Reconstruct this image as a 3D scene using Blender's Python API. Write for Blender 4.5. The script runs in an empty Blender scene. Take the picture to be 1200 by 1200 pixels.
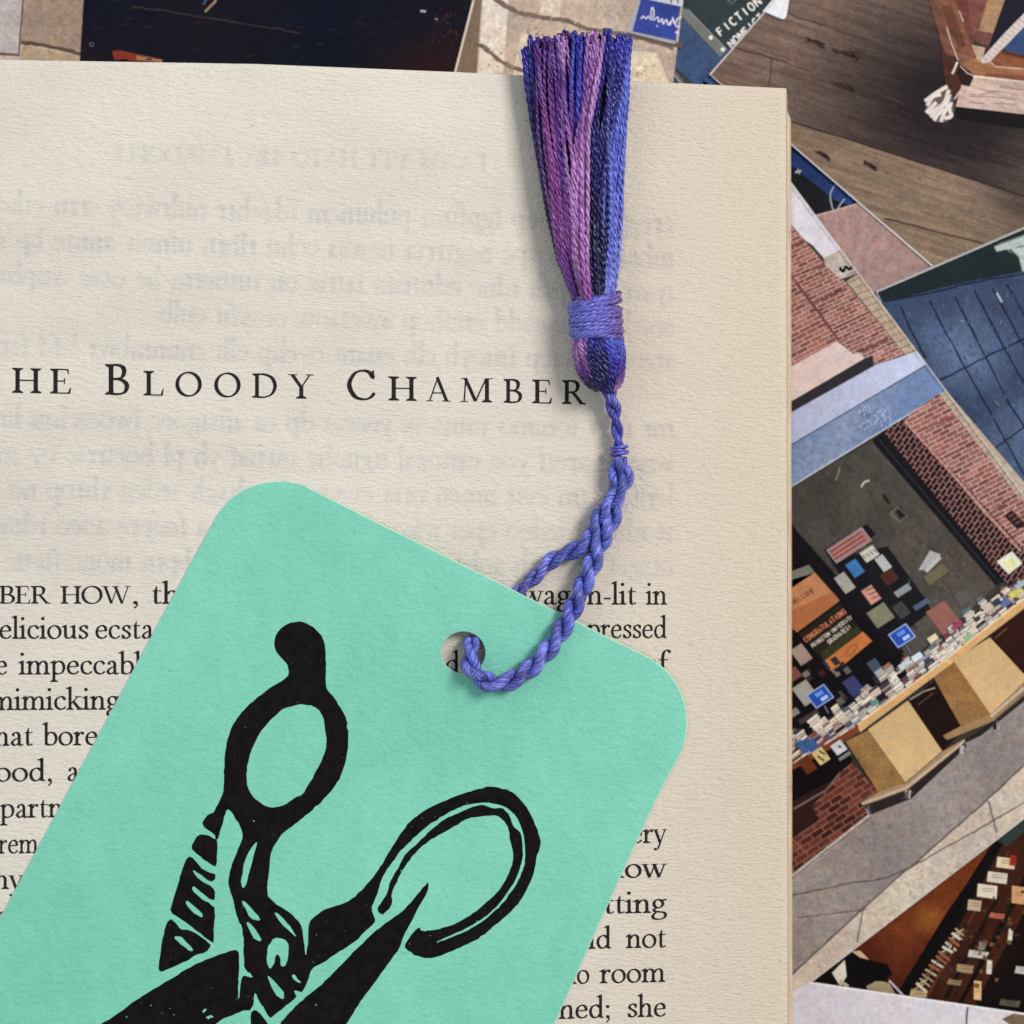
import bpy, math, random
import numpy as np
from mathutils import Vector
from mathutils.geometry import tessellate_polygon, delaunay_2d_cdt
R = random.Random(7)
NR = np.random.default_rng(7)
SC = bpy.context.scene
COL = SC.collection

# ------------------------------------------------------------------ scale, camera
S = 0.00011            # one photo pixel on the table is 0.11 mm
HC = 1600.0            # camera height above the table in those units
cam_d = bpy.data.cameras.new('camera')
cam = bpy.data.objects.new('camera', cam_d); COL.objects.link(cam)
cam.location = (0, 0, HC * S)
cam_d.sensor_fit = 'HORIZONTAL'
cam_d.angle = 2 * math.atan(600 / HC)
cam_d.clip_start = 0.005; cam_d.clip_end = 20
cam_d.dof.use_dof = True
cam_d.dof.focus_distance = (HC - 150) * S
cam_d.dof.aperture_fstop = 18.0
SC.camera = cam
SC.cycles.transparent_max_bounces = 64
SC.cycles.use_denoising = False

# ------------------------------------------------------------------ world, lamps, exposure
w = bpy.data.worlds.new('World'); SC.world = w; w.use_nodes = True
bg = w.node_tree.nodes['Background']
bg.inputs[0].default_value = (0.93, 0.97, 1.0, 1); bg.inputs[1].default_value = 0.40

def area(name, loc, target, size, sizey, power, col):
    d = bpy.data.lights.new(name, 'AREA'); d.shape = 'RECTANGLE'; d.size = size; d.size_y = sizey
    d.energy = power; d.color = col
    o = bpy.data.objects.new(name, d); COL.objects.link(o)
    o.location = loc
    o.rotation_euler = (Vector(target) - Vector(loc)).to_track_quat('-Z', 'Y').to_euler()
    return o
area('window_light', (0.50, 0.33, 0.62), (0, 0, 0), 0.25, 0.32, 6.0, (1.0, 0.95, 0.89))
area('fill_light', (-0.55, 0.25, 0.60), (-0.02, 0, 0), 0.5, 0.5, 1.4, (0.84, 0.92, 1.0))  # cool fill lamp added on the left
vs = SC.view_settings
vs.view_transform = 'Standard'; vs.look = 'None'; vs.exposure = 0; vs.gamma = 1; vs.use_curve_mapping = False

# ------------------------------------------------------------------ helpers
def lin(c):
    out = []
    for v in c[:3]:
        v = v / 255.0
        out.append(v / 12.92 if v <= 0.04045 else ((v + 0.055) / 1.055) ** 2.4)
    return tuple(out)

def W(x, y, z):
    k = (HC - z) / HC
    return ((x - 600) * k * S, (600 - y) * k * S, z * S)

def Wn(a):
    a = np.asarray(a, float)
    k = (HC - a[:, 2]) / HC
    return np.stack([(a[:, 0] - 600) * k * S, (600 - a[:, 1]) * k * S, a[:, 2] * S], 1)

def zp(x, y=0):        # height of the sheet of paper: the page falls from the spine to its outer edge
    x = np.minimum(x, 930.0)
    return 118 + 66 * (922 - x) / 900.0 + 0.7 * np.sin(x * 0.011 + 0.6) * np.sin(y * 0.006)

def gap(x, y):         # the card is lifted where the cord runs below it
    d2 = ((np.asarray(x) - 585) ** 2 + (np.asarray(y) - 725) ** 2)
    return 0.5 + 16.5 * np.exp(-d2 / (2 * 105.0 ** 2))

def zc(x, y): return zp(x, y) + gap(x, y)

def tag(o, label=None, cat=None, group=None, kind=None):
    if label: o['label'] = label
    if cat: o['category'] = cat
    if group: o['group'] = group
    if kind: o['kind'] = kind
    return o

def empty(name, loc):
    o = bpy.data.objects.new(name, None); COL.objects.link(o)
    o.location = loc; o.empty_display_size = 0.01
    return o

def world_base(o):
    v = Vector((0, 0, 0))
    while o is not None:
        v += o.location; o = o.parent
    return v

def mesh(name, verts, faces, mat, parent=None, smooth=False, cols=None, mats=None, fmat=None):
    verts = np.asarray(verts, float)
    b = np.array(world_base(parent)) if parent is not None else np.zeros(3)
    me = bpy.data.meshes.new(name)
    me.from_pydata((verts - b).tolist(), [], faces)
    for m in (mats or [mat]): me.materials.append(m)
    if fmat is not None: me.polygons.foreach_set('material_index', np.asarray(fmat, np.int32))
    if smooth: me.polygons.foreach_set('use_smooth', np.ones(len(me.polygons), bool))
    if cols is not None:
        ca = me.color_attributes.new('Col', 'FLOAT_COLOR', 'POINT')
        c = np.ones((len(verts), 4)); c[:, :3] = np.asarray(cols)[:, :3]
        ca.data.foreach_set('color', c.astype(np.float32).ravel())
    me.update()
    o = bpy.data.objects.new(name, me); COL.objects.link(o)
    if parent is not None: o.parent = parent
    return o

# ------------------------------------------------------------------ materials
class M:
    def __init__(s, name):
        s.m = bpy.data.materials.new(name); s.m.use_nodes = True
        s.t = s.m.node_tree; s.b = s.t.nodes['Principled BSDF']
        s.co = None
    def n(s, typ, **kw):
        q = s.t.nodes.new(typ)
        for k, v in kw.items(): setattr(q, k, v)
        return q
    def l(s, a, b): s.t.links.new(a, b)
    def coords(s, scale=(1, 1, 1), rot=(0, 0, 0)):     # object coordinates in photo-pixel sized units
        tc = s.n('ShaderNodeTexCoord'); mp = s.n('ShaderNodeMapping')
        mp.inputs['Scale'].default_value = tuple(v / S for v in scale)
        mp.vector_type = 'POINT'
        if rot != (0, 0, 0):
            m0 = s.n('ShaderNodeMapping'); m0.inputs['Rotation'].default_value = rot
            s.l(tc.outputs['Object'], m0.inputs['Vector']); s.l(m0.outputs[0], mp.inputs['Vector'])
        else: s.l(tc.outputs['Object'], mp.inputs['Vector'])
        return mp.outputs[0]
    def noise(s, scale=(1, 1, 1), detail=3, rough=0.55, rot=(0, 0, 0)):
        q = s.n('ShaderNodeTexNoise'); q.inputs['Scale'].default_value = 1
        q.inputs['Detail'].default_value = detail; q.inputs['Roughness'].default_value = rough
        s.l(s.coords(scale, rot), q.inputs['Vector'])
        return q.outputs[0]
    def ramp(s, src, stops):
        q = s.n('ShaderNodeValToRGB')
        e = q.color_ramp.elements
        while len(e) < len(stops): e.new(0.5)
        for el, (p, c) in zip(e, stops):
            el.position = p; el.color = (c[0], c[1], c[2], 1) if not isinstance(c, (int, float)) else (c, c, c, 1)
        s.l(src, q.inputs[0]); return q.outputs[0]
    def mix(s, a, b, f, blend='MIX'):
        q = s.n('ShaderNodeMix', data_type='RGBA', blend_type=blend)
        for sock, v in ((q.inputs[0], f), (q.inputs[6], a), (q.inputs[7], b)):
            if hasattr(v, 'links'): s.l(v, sock)
            elif isinstance(v, (int, float)): sock.default_value = v
            else: sock.default_value = (v[0], v[1], v[2], 1)
        return q.outputs[2]
    def attr(s):
        q = s.n('ShaderNodeVertexColor'); q.layer_name = 'Col'; return q.outputs[0]
    def color(s, v):
        if hasattr(v, 'links'): s.l(v, s.b.inputs['Base Color'])
        else: s.b.inputs['Base Color'].default_value = (v[0], v[1], v[2], 1)
    def bump(s, src, strength, dist):
        q = s.n('ShaderNodeBump'); q.inputs['Strength'].default_value = strength
        q.inputs['Distance'].default_value = dist * S
        s.l(src, q.inputs['Height']); s.l(q.outputs[0], s.b.inputs['Normal'])
        return q
    def set(s, **kw):
        for k, v in kw.items(): s.b.inputs[k.replace('_', ' ')].default_value = v

def add_math(m, op, a, b):
    q = m.n('ShaderNodeMath', operation=op)
    for i, v in enumerate((a, b)):
        if hasattr(v, 'links'): m.l(v, q.inputs[i])
        else: q.inputs[i].default_value = v
    return q.outputs[0]

# book paper: uncoated stock with a horizontal fibre grain
m = M('book_paper')
g1 = m.noise((0.095, 0.30, 0.1), 5, 0.66)
g2 = m.noise((0.16, 0.55, 0.3), 3, 0.6)
g3 = m.noise((0.006, 0.012, 0.01), 2)
hgt = add_math(m, 'ADD', g1, add_math(m, 'MULTIPLY', g2, 0.55))
base = m.mix(lin((223, 217, 206)), lin((231, 225, 213)), m.ramp(g3, [(0.35, 0.0), (0.65, 1.0)]))
sx = m.n('ShaderNodeSeparateXYZ'); m.l(m.coords(), sx.inputs[0])          # warm light on the outer margin, painted in as a tan tint
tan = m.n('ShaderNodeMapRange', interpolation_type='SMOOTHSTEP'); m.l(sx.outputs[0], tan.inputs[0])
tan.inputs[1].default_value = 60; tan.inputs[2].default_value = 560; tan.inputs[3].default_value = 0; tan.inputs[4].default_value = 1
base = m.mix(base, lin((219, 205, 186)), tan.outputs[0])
fib = m.ramp(m.noise((0.12, 0.5, 0.3), 4, 0.7), [(0.30, 0.80), (0.44, 1.0)])
base = m.mix(base, fib, 0.45, 'MULTIPLY')
speck = m.ramp(m.noise((0.10, 0.14, 0.1), 2, 0.5), [(0.205, (0.45, 0.38, 0.30)), (0.235, (1, 1, 1))])
base = m.mix(base, speck, 0.55, 'MULTIPLY')
m.color(base); m.bump(hgt, 0.85, 2.6); m.set(Roughness=0.92); m.b.inputs['Specular IOR Level'].default_value = 0.15
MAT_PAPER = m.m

m = M('page_edge')
m.color(m.mix(lin((222, 206, 184)), lin((186, 164, 138)), m.ramp(m.noise((0.01, 0.02, 0.6), 3), [(0.35, 0), (0.7, 1)])))
m.set(Roughness=0.9); m.b.inputs['Specular IOR Level'].default_value = 0.1
MAT_EDGE = m.m

m = M('book_cover'); m.color(m.mix(lin((60, 26, 30)), lin((72, 34, 36)), m.noise((0.05, 0.05, 0.05)))); m.set(Roughness=0.45)
MAT_COVER = m.m

m = M('text_ink')
m.color(m.mix(lin((26, 23, 24)), lin((78, 72, 70)), m.ramp(m.noise((0.3, 0.5, 0.3), 4, 0.7), [(0.5, 0), (0.8, 0.8)])))
m.set(Roughness=0.75); m.b.inputs['Specular IOR Level'].default_value = 0.2
MAT_INK = m.m

m = M('ghost_ink')
m.color(lin((104, 128, 164))); m.set(Roughness=0.95); m.b.inputs['Specular IOR Level'].default_value = 0.0
a = m.ramp(m.noise((0.02, 0.04, 0.1), 3), [(0.30, 0.005), (0.7, 0.015)])
m.l(a, m.b.inputs['Alpha'])
MAT_GHOST = m.m

m = M('mint_card')
c1 = m.noise((0.012, 0.012, 0.012), 2)
c2 = m.noise((0.28, 0.34, 0.3), 4, 0.7)
c1 = m.mix(m.noise((0.004, 0.004, 0.01), 3), m.noise((0.03, 0.02, 0.03), 4, 0.65), 0.5)
base = m.mix(lin((118, 199, 175)), lin((138, 216, 193)), m.ramp(c1, [(0.3, 0), (0.7, 1)]))
base = m.mix(base, m.ramp(c2, [(0.30, 0.72), (0.55, 1.0)]), 0.32, 'MULTIPLY')
sp = m.ramp(m.noise((0.13, 0.13, 0.1), 2, 0.5), [(0.205, (0.22, 0.33, 0.3)), (0.228, (1, 1, 1))])
base = m.mix(base, sp, 0.5, 'MULTIPLY')
m.color(base)
hh = add_math(m, 'ADD', m.noise((0.10, 0.16, 0.15), 3, 0.6), add_math(m, 'MULTIPLY', c2, 0.5))
m.bump(hh, 0.85, 1.8); m.set(Roughness=0.85); m.b.inputs['Specular IOR Level'].default_value = 0.2
MAT_CARD = m.m
m = M('card_cut_edge'); m.color(m.mix(lin((176, 222, 206)), lin((214, 236, 226)), m.noise((0.1, 0.1, 0.5)))); m.set(Roughness=0.9)
MAT_CEDGE = m.m

m = M('block_ink')
k1 = m.noise((0.09, 0.09, 0.09), 4, 0.65)
base = m.mix(lin((13, 12, 13)), lin((27, 24, 22)), m.ramp(k1, [(0.35, 0), (0.7, 1)]))
pin = m.ramp(m.noise((0.30, 0.30, 0.3), 2, 0.5), [(0.745, 0.0), (0.785, 1.0)])
base = m.mix(base, lin((110, 170, 152)), pin)
m.color(base); m.bump(m.noise((0.25, 0.25, 0.25), 3), 0.25, 1.0); m.set(Roughness=0.6)
m.b.inputs['Specular IOR Level'].default_value = 0.06
MAT_BLOCK = m.m

m = M('cotton_thread')
ta = m.n('ShaderNodeAttribute'); ta.attribute_name = 'along'
def fibre(sx_, sy_, det):
    mp = m.n('ShaderNodeMapping'); mp.inputs['Scale'].default_value = (sx_, sy_, 1)
    m.l(ta.outputs['Vector'], mp.inputs['Vector'])
    q = m.n('ShaderNodeTexNoise'); q.inputs['Scale'].default_value = 1; q.inputs['Detail'].default_value = det; q.inputs['Roughness'].default_value = 0.65
    m.l(mp.outputs[0], q.inputs['Vector']); return q.outputs[0]
f = fibre(0.085, 0.75, 3)
dye = fibre(0.05, 0.0, 2)
c = m.mix(m.attr(), m.ramp(f, [(0.32, 0.30), (0.5, 0.92), (0.68, 1.6)]), 0.9, 'MULTIPLY')
c = m.mix(c, m.ramp(dye, [(0.3, 0.72), (0.7, 1.25)]), 0.8, 'MULTIPLY')
c = m.mix(c, (0.62, 0.60, 0.86), m.ramp(f, [(0.56, 0.0), (0.76, 0.42)]))  # satin highlights painted as pale lilac streaks in the fibre colour
m.color(c); m.set(Roughness=0.32); m.b.inputs['Specular IOR Level'].default_value = 1.0
m.l(m.mix(m.attr(), (0.7, 0.7, 1.0), 0.55), m.b.inputs['Specular Tint'])
m.bump(f, 0.8, 0.9)
MAT_THREAD = m.m

def print_mat(name, nscale, rot, lo, hi, amt, rough=0.5, detail=4, grain=0.7):
    m = M(name)
    f = m.noise(nscale, detail, 0.65, rot)
    f2 = m.noise((0.35, 0.35, 0.35), 3, 0.7)
    c = m.mix(m.attr(), m.ramp(f, [(0.28, lo), (0.72, hi)]), amt, 'MULTIPLY')
    c = m.mix(c, m.ramp(f2, [(0.3, 0.70), (0.7, 1.28)]), grain, 'MULTIPLY')
    f3 = m.noise((0.11, 0.11, 0.11), 5, 0.75)
    c = m.mix(c, m.ramp(f3, [(0.3, (0.74, 0.72, 0.74)), (0.5, (1, 1, 1)), (0.72, (1.24, 1.2, 1.16))]), grain, 'MULTIPLY')
    hue = m.ramp(m.noise((0.045, 0.045, 0.2), 3, 0.6), [(0.3, (1.1, 0.98, 0.9)), (0.5, (1, 1, 1)), (0.7, (0.92, 1.0, 1.08))])
    c = m.mix(c, hue, 0.6, 'MULTIPLY')
    m.color(c); m.set(Roughness=rough); m.b.inputs['Specular IOR Level'].default_value = 0.04
    return m.m
MAT_PIC = print_mat('printed_picture', (0.06, 0.06, 0.06), (0, 0, 0), 0.86, 1.12, 0.6, grain=0.42)
MAT_WOOD = print_mat('printed_wood_floor', (0.012, 0.16, 0.1), (0, 0, math.radians(18)), 0.5, 1.32, 0.95, detail=7)
MAT_SPECK = print_mat('printed_pavement', (0.12, 0.12, 0.1), (0, 0, 0), 0.72, 1.15, 0.8)
MAT_PANEL = print_mat('printed_panels', (0.022, 0.022, 0.02), (0, 0, 0), 0.6, 1.3, 0.8)
PMATS = [MAT_PIC, MAT_WOOD, MAT_SPECK, MAT_PANEL]
m = M('print_card'); m.color(m.mix(lin((206, 202, 204)), lin((222, 218, 218)), m.noise((0.05, 0.05, 0.05)))); m.set(Roughness=0.5)
MAT_PCARD = m.m
m = M('table_wood')
m.color(m.mix(lin((92, 66, 46)), lin((130, 96, 66)), m.noise((0.004, 0.06, 0.05), 4)))
m.set(Roughness=0.5); MAT_TABLE = m.m

# ------------------------------------------------------------------ 2D shapes
def cr(pts, n=8, closed=False):
    p = np.asarray(pts, float)
    if closed: q = np.vstack([p[-1], p, p[0], p[1]])
    else: q = np.vstack([2 * p[0] - p[1], p, 2 * p[-1] - p[-2]])
    out = []
    for i in range(1, len(q) - 2):
        a, b, c, d = q[i - 1], q[i], q[i + 1], q[i + 2]
        for t in np.arange(n) / n:
            out.append(0.5 * ((2 * b) + (c - a) * t + (2 * a - 5 * b + 4 * c - d) * t * t + (3 * b - a - 3 * c + d) * t ** 3))
    if not closed: out.append(p[-1])
    return np.array(out)

def chaikin(p, it=1):
    p = np.asarray(p, float)
    for _ in range(it):
        q = np.roll(p, -1, 0)
        p = np.stack([0.78 * p + 0.22 * q, 0.22 * p + 0.78 * q], 1).reshape(-1, 2)
    return p

def cdt(loops, extra=None, holes=True):
    vs, es = [], []
    for lp in loops:
        b = len(vs)
        vs += [Vector((float(a[0]), float(a[1]))) for a in lp]
        es += [(b + i, b + (i + 1) % len(lp)) for i in range(len(lp))]
    if extra is not None: vs += [Vector((float(a[0]), float(a[1]))) for a in extra]
    r = delaunay_2d_cdt(vs, es, [], 1, 1e-4)
    v = np.array([tuple(q) for q in r[0]]); f = [tuple(q) for q in r[2]]
    c = np.array([v[list(q)].mean(0) for q in f])
    keep = inside(c[:, 0], c[:, 1], loops[0])
    for lp in loops[1:]: keep &= ~inside(c[:, 0], c[:, 1], lp)
    return v, [q for q, k in zip(f, keep) if k]

def inside(px, py, poly):
    poly = np.asarray(poly); x0, y0 = poly[:, 0], poly[:, 1]; x1, y1 = np.roll(x0, -1), np.roll(y0, -1)
    c = np.zeros(len(px), bool)
    for a, b, cc, d in zip(x0, y0, x1, y1):
        k = ((b > py) != (d > py)) & (px < (cc - a) * (py - b) / (d - b + 1e-12) + a)
        c ^= k
    return c

def grid_in(poly, step):
    poly = np.asarray(poly)
    gx, gy = np.meshgrid(np.arange(poly[:, 0].min(), poly[:, 0].max(), step), np.arange(poly[:, 1].min(), poly[:, 1].max(), step))
    gx, gy = gx.ravel() + 0.37, gy.ravel() + 0.21
    k = inside(gx, gy, poly)
    return np.stack([gx[k], gy[k]], 1)

# ------------------------------------------------------------------ lettering: broad-nib serif letters
class Glyph:
    def __init__(s): s.polys = []
SW = 20.0; TH = 9.4
NU = (math.cos(math.radians(16)), math.sin(math.radians(16)))
def nib(pts, thick, thin, closed=False, k=7):
    p = cr(pts, k, closed)
    t = (np.roll(p, -1, 0) - np.roll(p, 1, 0)) if closed else np.gradient(p, axis=0)
    t /= np.linalg.norm(t, axis=1)[:, None] + 1e-9
    n = np.stack([-t[:, 1], t[:, 0]], 1)
    a = n @ np.array(NU); b = n @ np.array((-NU[1], NU[0]))
    h = np.sqrt((a * thick / 2) ** 2 + (b * thin / 2) ** 2)[:, None]
    return p + n * h, p - n * h
def build_font():
    G = {}
    def strip(L_, R_, closed):
        out = []
        n = len(L_)
        for i in range(n if closed else n - 1):
            j = (i + 1) % n
            out.append([L_[i], R_[i], R_[j], L_[j]])
        return out
    class D:
        def __init__(s, sw=SW, th=TH): s.p = []; s.sw = sw; s.th = th
        def S(s, pts, closed=False, f=1.0): s.p += strip(*nib(pts, s.sw * f, s.th, closed), closed); return s
        def O(s, cx, cy, rx, ry):
            return s.S([(cx + rx * math.cos(a), cy + ry * math.sin(a)) for a in np.linspace(0, 2 * math.pi, 13)[:-1]], True)
        def line(s, a, b, w):
            a, b = np.array(a, float), np.array(b, float); t = (b - a) / np.linalg.norm(b - a); n = np.array((-t[1], t[0])) * w / 2
            s.p.append([a + n, a - n, b - n, b + n]); return s
        def stem(s, x, y0, y1): s.p.append([(x - s.sw / 2, y0), (x + s.sw / 2, y0), (x + s.sw / 2, y1), (x - s.sw / 2, y1)]); return s
        def P(s, pts): s.p.append(pts); return s
        def ball(s, x, y, r): s.p.append([(x + r * math.cos(a), y + r * math.sin(a)) for a in np.linspace(0, 2 * math.pi, 13)[:-1]]); return s
        def foot(s, x, y=0, l=1.0, r=1.0, up=1):
            h = s.sw / 2; w = s.sw * 0.78; t = s.th * 0.8; q = s.th * 1.7
            pts = [(x - h - w * l, y), (x + h + w * r, y), (x + h + w * r, y + up * t * 0.8), (x + h + 1, y + up * q), (x - h - 1, y + up * q), (x - h - w * l, y + up * t * 0.8)]
            s.p.append(pts); return s
        def head(s, x, y):
            h = s.sw / 2; w = s.sw * 0.95
            s.p.append([(x - h, y - 26), (x + h, y - 20), (x + h, y + 5), (x + h - 3, y + 5), (x - h - w, y - 9), (x - h - w, y - 13), (x - h - 2, y - 16)]); return s
    def put(ch, d, adv): G[ch] = (d.p, adv)
    A = 168
    put('i', D().stem(24, 0, 99).head(24, 97).foot(24).ball(23, 146, 12.5), 50)
    put('l', D().stem(24, 0, A).head(24, A - 3).foot(24), 50)
    def arch(d, x): return d.S([(x - 50, 70), (x - 36, 90), (x - 18, 94), (x - 3, 82), (x, 60), (x, 40)]).stem(x, 0, 45).foot(x)
    put('n', arch(D().stem(24, 0, 99).head(24, 97).foot(24), 82), 108)
    put('m', arch(arch(D().stem(24, 0, 99).head(24, 97).foot(24), 80), 138), 164)
    put('h', arch(D().stem(24, 0, A).head(24, A - 3).foot(24), 82), 108)
    put('r', D().stem(24, 0, 99).head(24, 97).foot(24, 0, 1, 1.3).S([(30, 68), (44, 88), (58, 93), (66, 88)]).ball(64, 86, 10), 76)
    put('u', D().stem(24, 30, 99).head(24, 97).S([(24, 40), (28, 14), (46, 5), (64, 12), (78, 28)]).stem(82, 4, 99).head(82, 97).P([(82, 0), (82, 14), (106, 10), (106, 5), (92, 0)]), 108)
    put('o', D().O(52, 49, 40, 46), 104)
    put('c', D().S([(76, 80), (62, 93), (46, 94), (24, 82), (14, 50), (24, 18), (48, 5), (66, 8), (82, 22)]).ball(74, 79, 10), 88)
    put('e', D().S([(78, 58), (74, 80), (62, 92), (46, 95), (24, 80), (14, 48), (24, 17), (48, 5), (66, 8), (84, 24)]).line((16, 55), (84, 59), 9), 92)
    put('a', D().stem(62, 14, 68).S([(62, 60), (60, 82), (46, 94), (30, 92), (20, 80)]).ball(22, 78, 10).S([(62, 56), (34, 46), (15, 24), (26, 6), (44, 7), (62, 22)]).S([(62, 22), (66, 7), (76, 4), (90, 12)]), 90)
    put('s', D().S([(64, 76), (58, 90), (40, 95), (22, 84), (22, 66), (42, 53), (60, 38), (62, 20), (46, 5), (26, 7), (14, 24)]).line((65, 66), (65, 97), 8).line((11, 3), (11, 33), 8), 76)
    put('t', D().P([(18, 20), (37, 20), (37, 128), (32, 128), (18, 96)]).S([(27.5, 26), (32, 8), (44, 5), (62, 14)]).P([(4, 90), (62, 90), (62, 98), (20, 98), (4, 94)]), 66)
    put('f', D().stem(28, 0, 120).foot(28).S([(28, 110), (34, 145), (52, 163), (70, 160)]).ball(70, 153, 11).P([(4, 90), (64, 90), (64, 98), (4, 98)]), 62)
    put('d', D().S([(76, 78), (62, 92), (46, 94), (24, 80), (14, 48), (24, 16), (44, 5), (62, 10), (76, 26)]).stem(82, 4, A).head(82, A - 3).P([(82, 0), (82, 14), (106, 10), (106, 5), (92, 0)]), 108)
    put('b', D().stem(24, 4, A).head(24, A - 3).S([(28, 74), (44, 92), (62, 94), (82, 82), (92, 50), (80, 16), (56, 5), (38, 6), (24, 16)]), 104)
    put('p', D().stem(24, -52, 99).head(24, 97).foot(24, -54, 1, 1.2).S([(28, 74), (44, 92), (62, 94), (82, 82), (92, 50), (80, 16), (56, 5), (40, 6), (26, 16)]), 106)
    put('g', D().O(44, 66, 27, 29).S([(66, 84), (78, 94), (94, 92)]).S([(34, 38), (18, 24), (24, 12), (50, 8), (78, 2), (88, -16), (76, -38), (46, -46), (18, -40), (10, -24), (18, -8), (32, 4)]), 96)
    put('k', D().stem(24, 0, A).head(24, A - 3).foot(24).line((30, 44), (76, 94), 9).line((46, 60), (88, 4), SW).foot(88, 0, .7, 1).P([(56, 91), (100, 91), (100, 98), (56, 98)]), 108)
    def vee(d, x, w_):
        d.line((x, 97), (x + w_ * .5, 0), SW).line((x + w_ * .5, 2), (x + w_, 94), 9)
        return d
    put('v', vee(D(), 14, 70).P([(-4, 92), (38, 92), (38, 98), (-4, 98)]).P([(64, 92), (98, 92), (98, 98), (64, 98)]), 94)
    put('w', vee(vee(D(), 14, 62), 70, 62).P([(-4, 92), (38, 92), (38, 98), (-4, 98)]).P([(52, 92), (92, 92), (92, 98), (52, 98)]).P([(114, 92), (148, 92), (148, 98), (114, 98)]), 144)
    put('y', vee(D(), 14, 70).S([(50, 4), (38, -28), (26, -46), (10, -48)], f=.7).ball(12, -44, 10).P([(-4, 92), (38, 92), (38, 98), (-4, 98)]).P([(64, 92), (98, 92), (98, 98), (64, 98)]), 94)
    put(',', D().ball(22, 9, 12.5).S([(30, 8), (30, -12), (14, -32)], f=.5), 42)
    put(';', D().ball(22, 9, 12.5).S([(30, 8), (30, -12), (14, -32)], f=.5).ball(22, 82, 12.5), 44)
    put('-', D().P([(6, 38), (52, 38), (52, 50), (6, 50)]), 58)
    # capitals on a height of 100
    c = lambda: D(15.0, 6.6)
    put('B', c().stem(18, 0, 100).foot(18, 0, 1, 0).foot(18, 100, 1, 0, -1).S([(18, 97), (40, 97), (55, 90), (59, 75), (52, 58), (36, 52), (20, 52)]).S([(20, 52), (44, 51), (62, 42), (68, 27), (60, 9), (42, 3), (18, 3)]), 76)
    put('R', c().stem(18, 0, 100).foot(18).foot(18, 100, 1, 0, -1).S([(18, 97), (40, 97), (56, 90), (61, 74), (54, 56), (38, 50), (20, 50)]).line((40, 52), (76, 3), 13).P([(66, 0), (94, 0), (94, 4), (78, 9)]), 92)
    put('E', c().stem(18, 0, 100).foot(18, 0, 1, 0).foot(18, 100, 1, 0, -1).line((16, 97.2), (62, 97.2), 5.4).line((16, 51), (50, 51), 5.4).line((16, 2.8), (66, 2.8), 5.4).P([(62, 100), (56, 96), (62, 78), (65, 78)]).P([(47, 63), (51, 63), (51, 39), (47, 39)]).P([(60, 4), (68, 24), (72, 24), (68, 0)]), 74)
    put('L', c().stem(18, 0, 100).foot(18, 0, 1, 0).foot(18, 100, 1, 1, -1).line((16, 2.8), (66, 2.8), 5.4).P([(60, 4), (68, 28), (72, 28), (68, 0)]), 72)
    put('T', c().stem(42, 0, 100).foot(42).line((6, 97.2), (78, 97.2), 5.4).P([(6, 100), (10, 97), (6, 76), (3, 76)]).P([(78, 100), (74, 97), (78, 76), (81, 76)]), 84)
    put('H', c().stem(18, 0, 100).foot(18).foot(18, 100, 1, 1, -1).stem(80, 0, 100).foot(80).foot(80, 100, 1, 1, -1).line((18, 51), (80, 51), 5.4), 98)
    put('O', c().O(50, 50, 43, 48), 100)
    put('C', c().S([(84, 74), (72, 92), (52, 98), (26, 88), (9, 50), (26, 12), (54, 2), (74, 8), (88, 24)]).P([(82, 100), (86, 100), (87, 68), (84, 68), (76, 88)]), 94)
    put('D', c().stem(18, 0, 100).foot(18, 0, 1, 0).foot(18, 100, 1, 0, -1).S([(18, 97), (50, 96), (78, 82), (90, 50), (78, 18), (50, 4), (18, 3)]), 98)
    put('Y', c().line((12, 98), (45, 46), 13).line((45, 46), (76, 98), 5.4).stem(45, 0, 50).foot(45).P([(-2, 100), (30, 100), (30, 96), (-2, 96)]).P([(62, 100), (90, 100), (90, 96), (62, 96)]), 88)
    put('A', c().line((14, 2), (48, 100), 5.6).line((45, 101), (84, 2), 13.5).line((26, 35), (70, 35), 5.2).P([(0, 0), (28, 0), (28, 4), (0, 4)]).P([(66, 0), (100, 0), (100, 4), (66, 4)]), 98)
    put('M', c().line((18, 2), (24, 98), 5.6).line((22, 99), (60, 4), 13).line((60, 4), (98, 98), 5.6).stem(102, 0, 99).foot(102).P([(4, 0), (32, 0), (32, 4), (4, 4)]).P([(6, 100), (28, 100), (26, 95), (6, 96)]).P([(94, 100), (122, 100), (122, 96), (94, 96)]), 124)
    put('W', c().line((12, 98), (42, 2), 13).line((42, 2), (68, 92), 5.4).line((60, 98), (92, 2), 13).line((92, 2), (120, 98), 5.4).P([(-4, 100), (30, 100), (30, 96), (-4, 96)]).P([(44, 100), (78, 100), (78, 96), (44, 96)]).P([(106, 100), (134, 100), (134, 96), (106, 96)]), 132)
    return G
FONT = build_font()

class Ink:       # collects flat letter shapes in photo coordinates, laid on a height function
    def __init__(s): s.v = []; s.f = []; s.k = 0
    def poly(s, pts, zf, lift):
        b = len(s.v)
        s.k += 1
        dz = lift + (s.k % 17) * 0.004
        for x, y in pts: s.v.append(W(x, y, float(zf(x, y)) + dz))
        s.f.append(tuple(range(b, b + len(pts))))
    def word(s, text, x0, x1, base, sy, zf, lift=0.12, mirror=False, jitter=0.0):
        adv = sum(FONT[c][1] for c in text); k = (x1 - x0) / adv; x = x0
        seq = text[::-1] if mirror else text
        for c in seq:
            polys, a = FONT[c]
            for p in polys:
                pts = []
                for (lx, ly) in p:
                    gx = x + ((a - lx) if mirror else lx) * k
                    pts.append((gx, base(gx) - ly * sy))
                s.poly(pts, zf, lift)
            x += a * k
    def build(s, name, mat, parent):
        return mesh(name, s.v, s.f, mat, parent)

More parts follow.
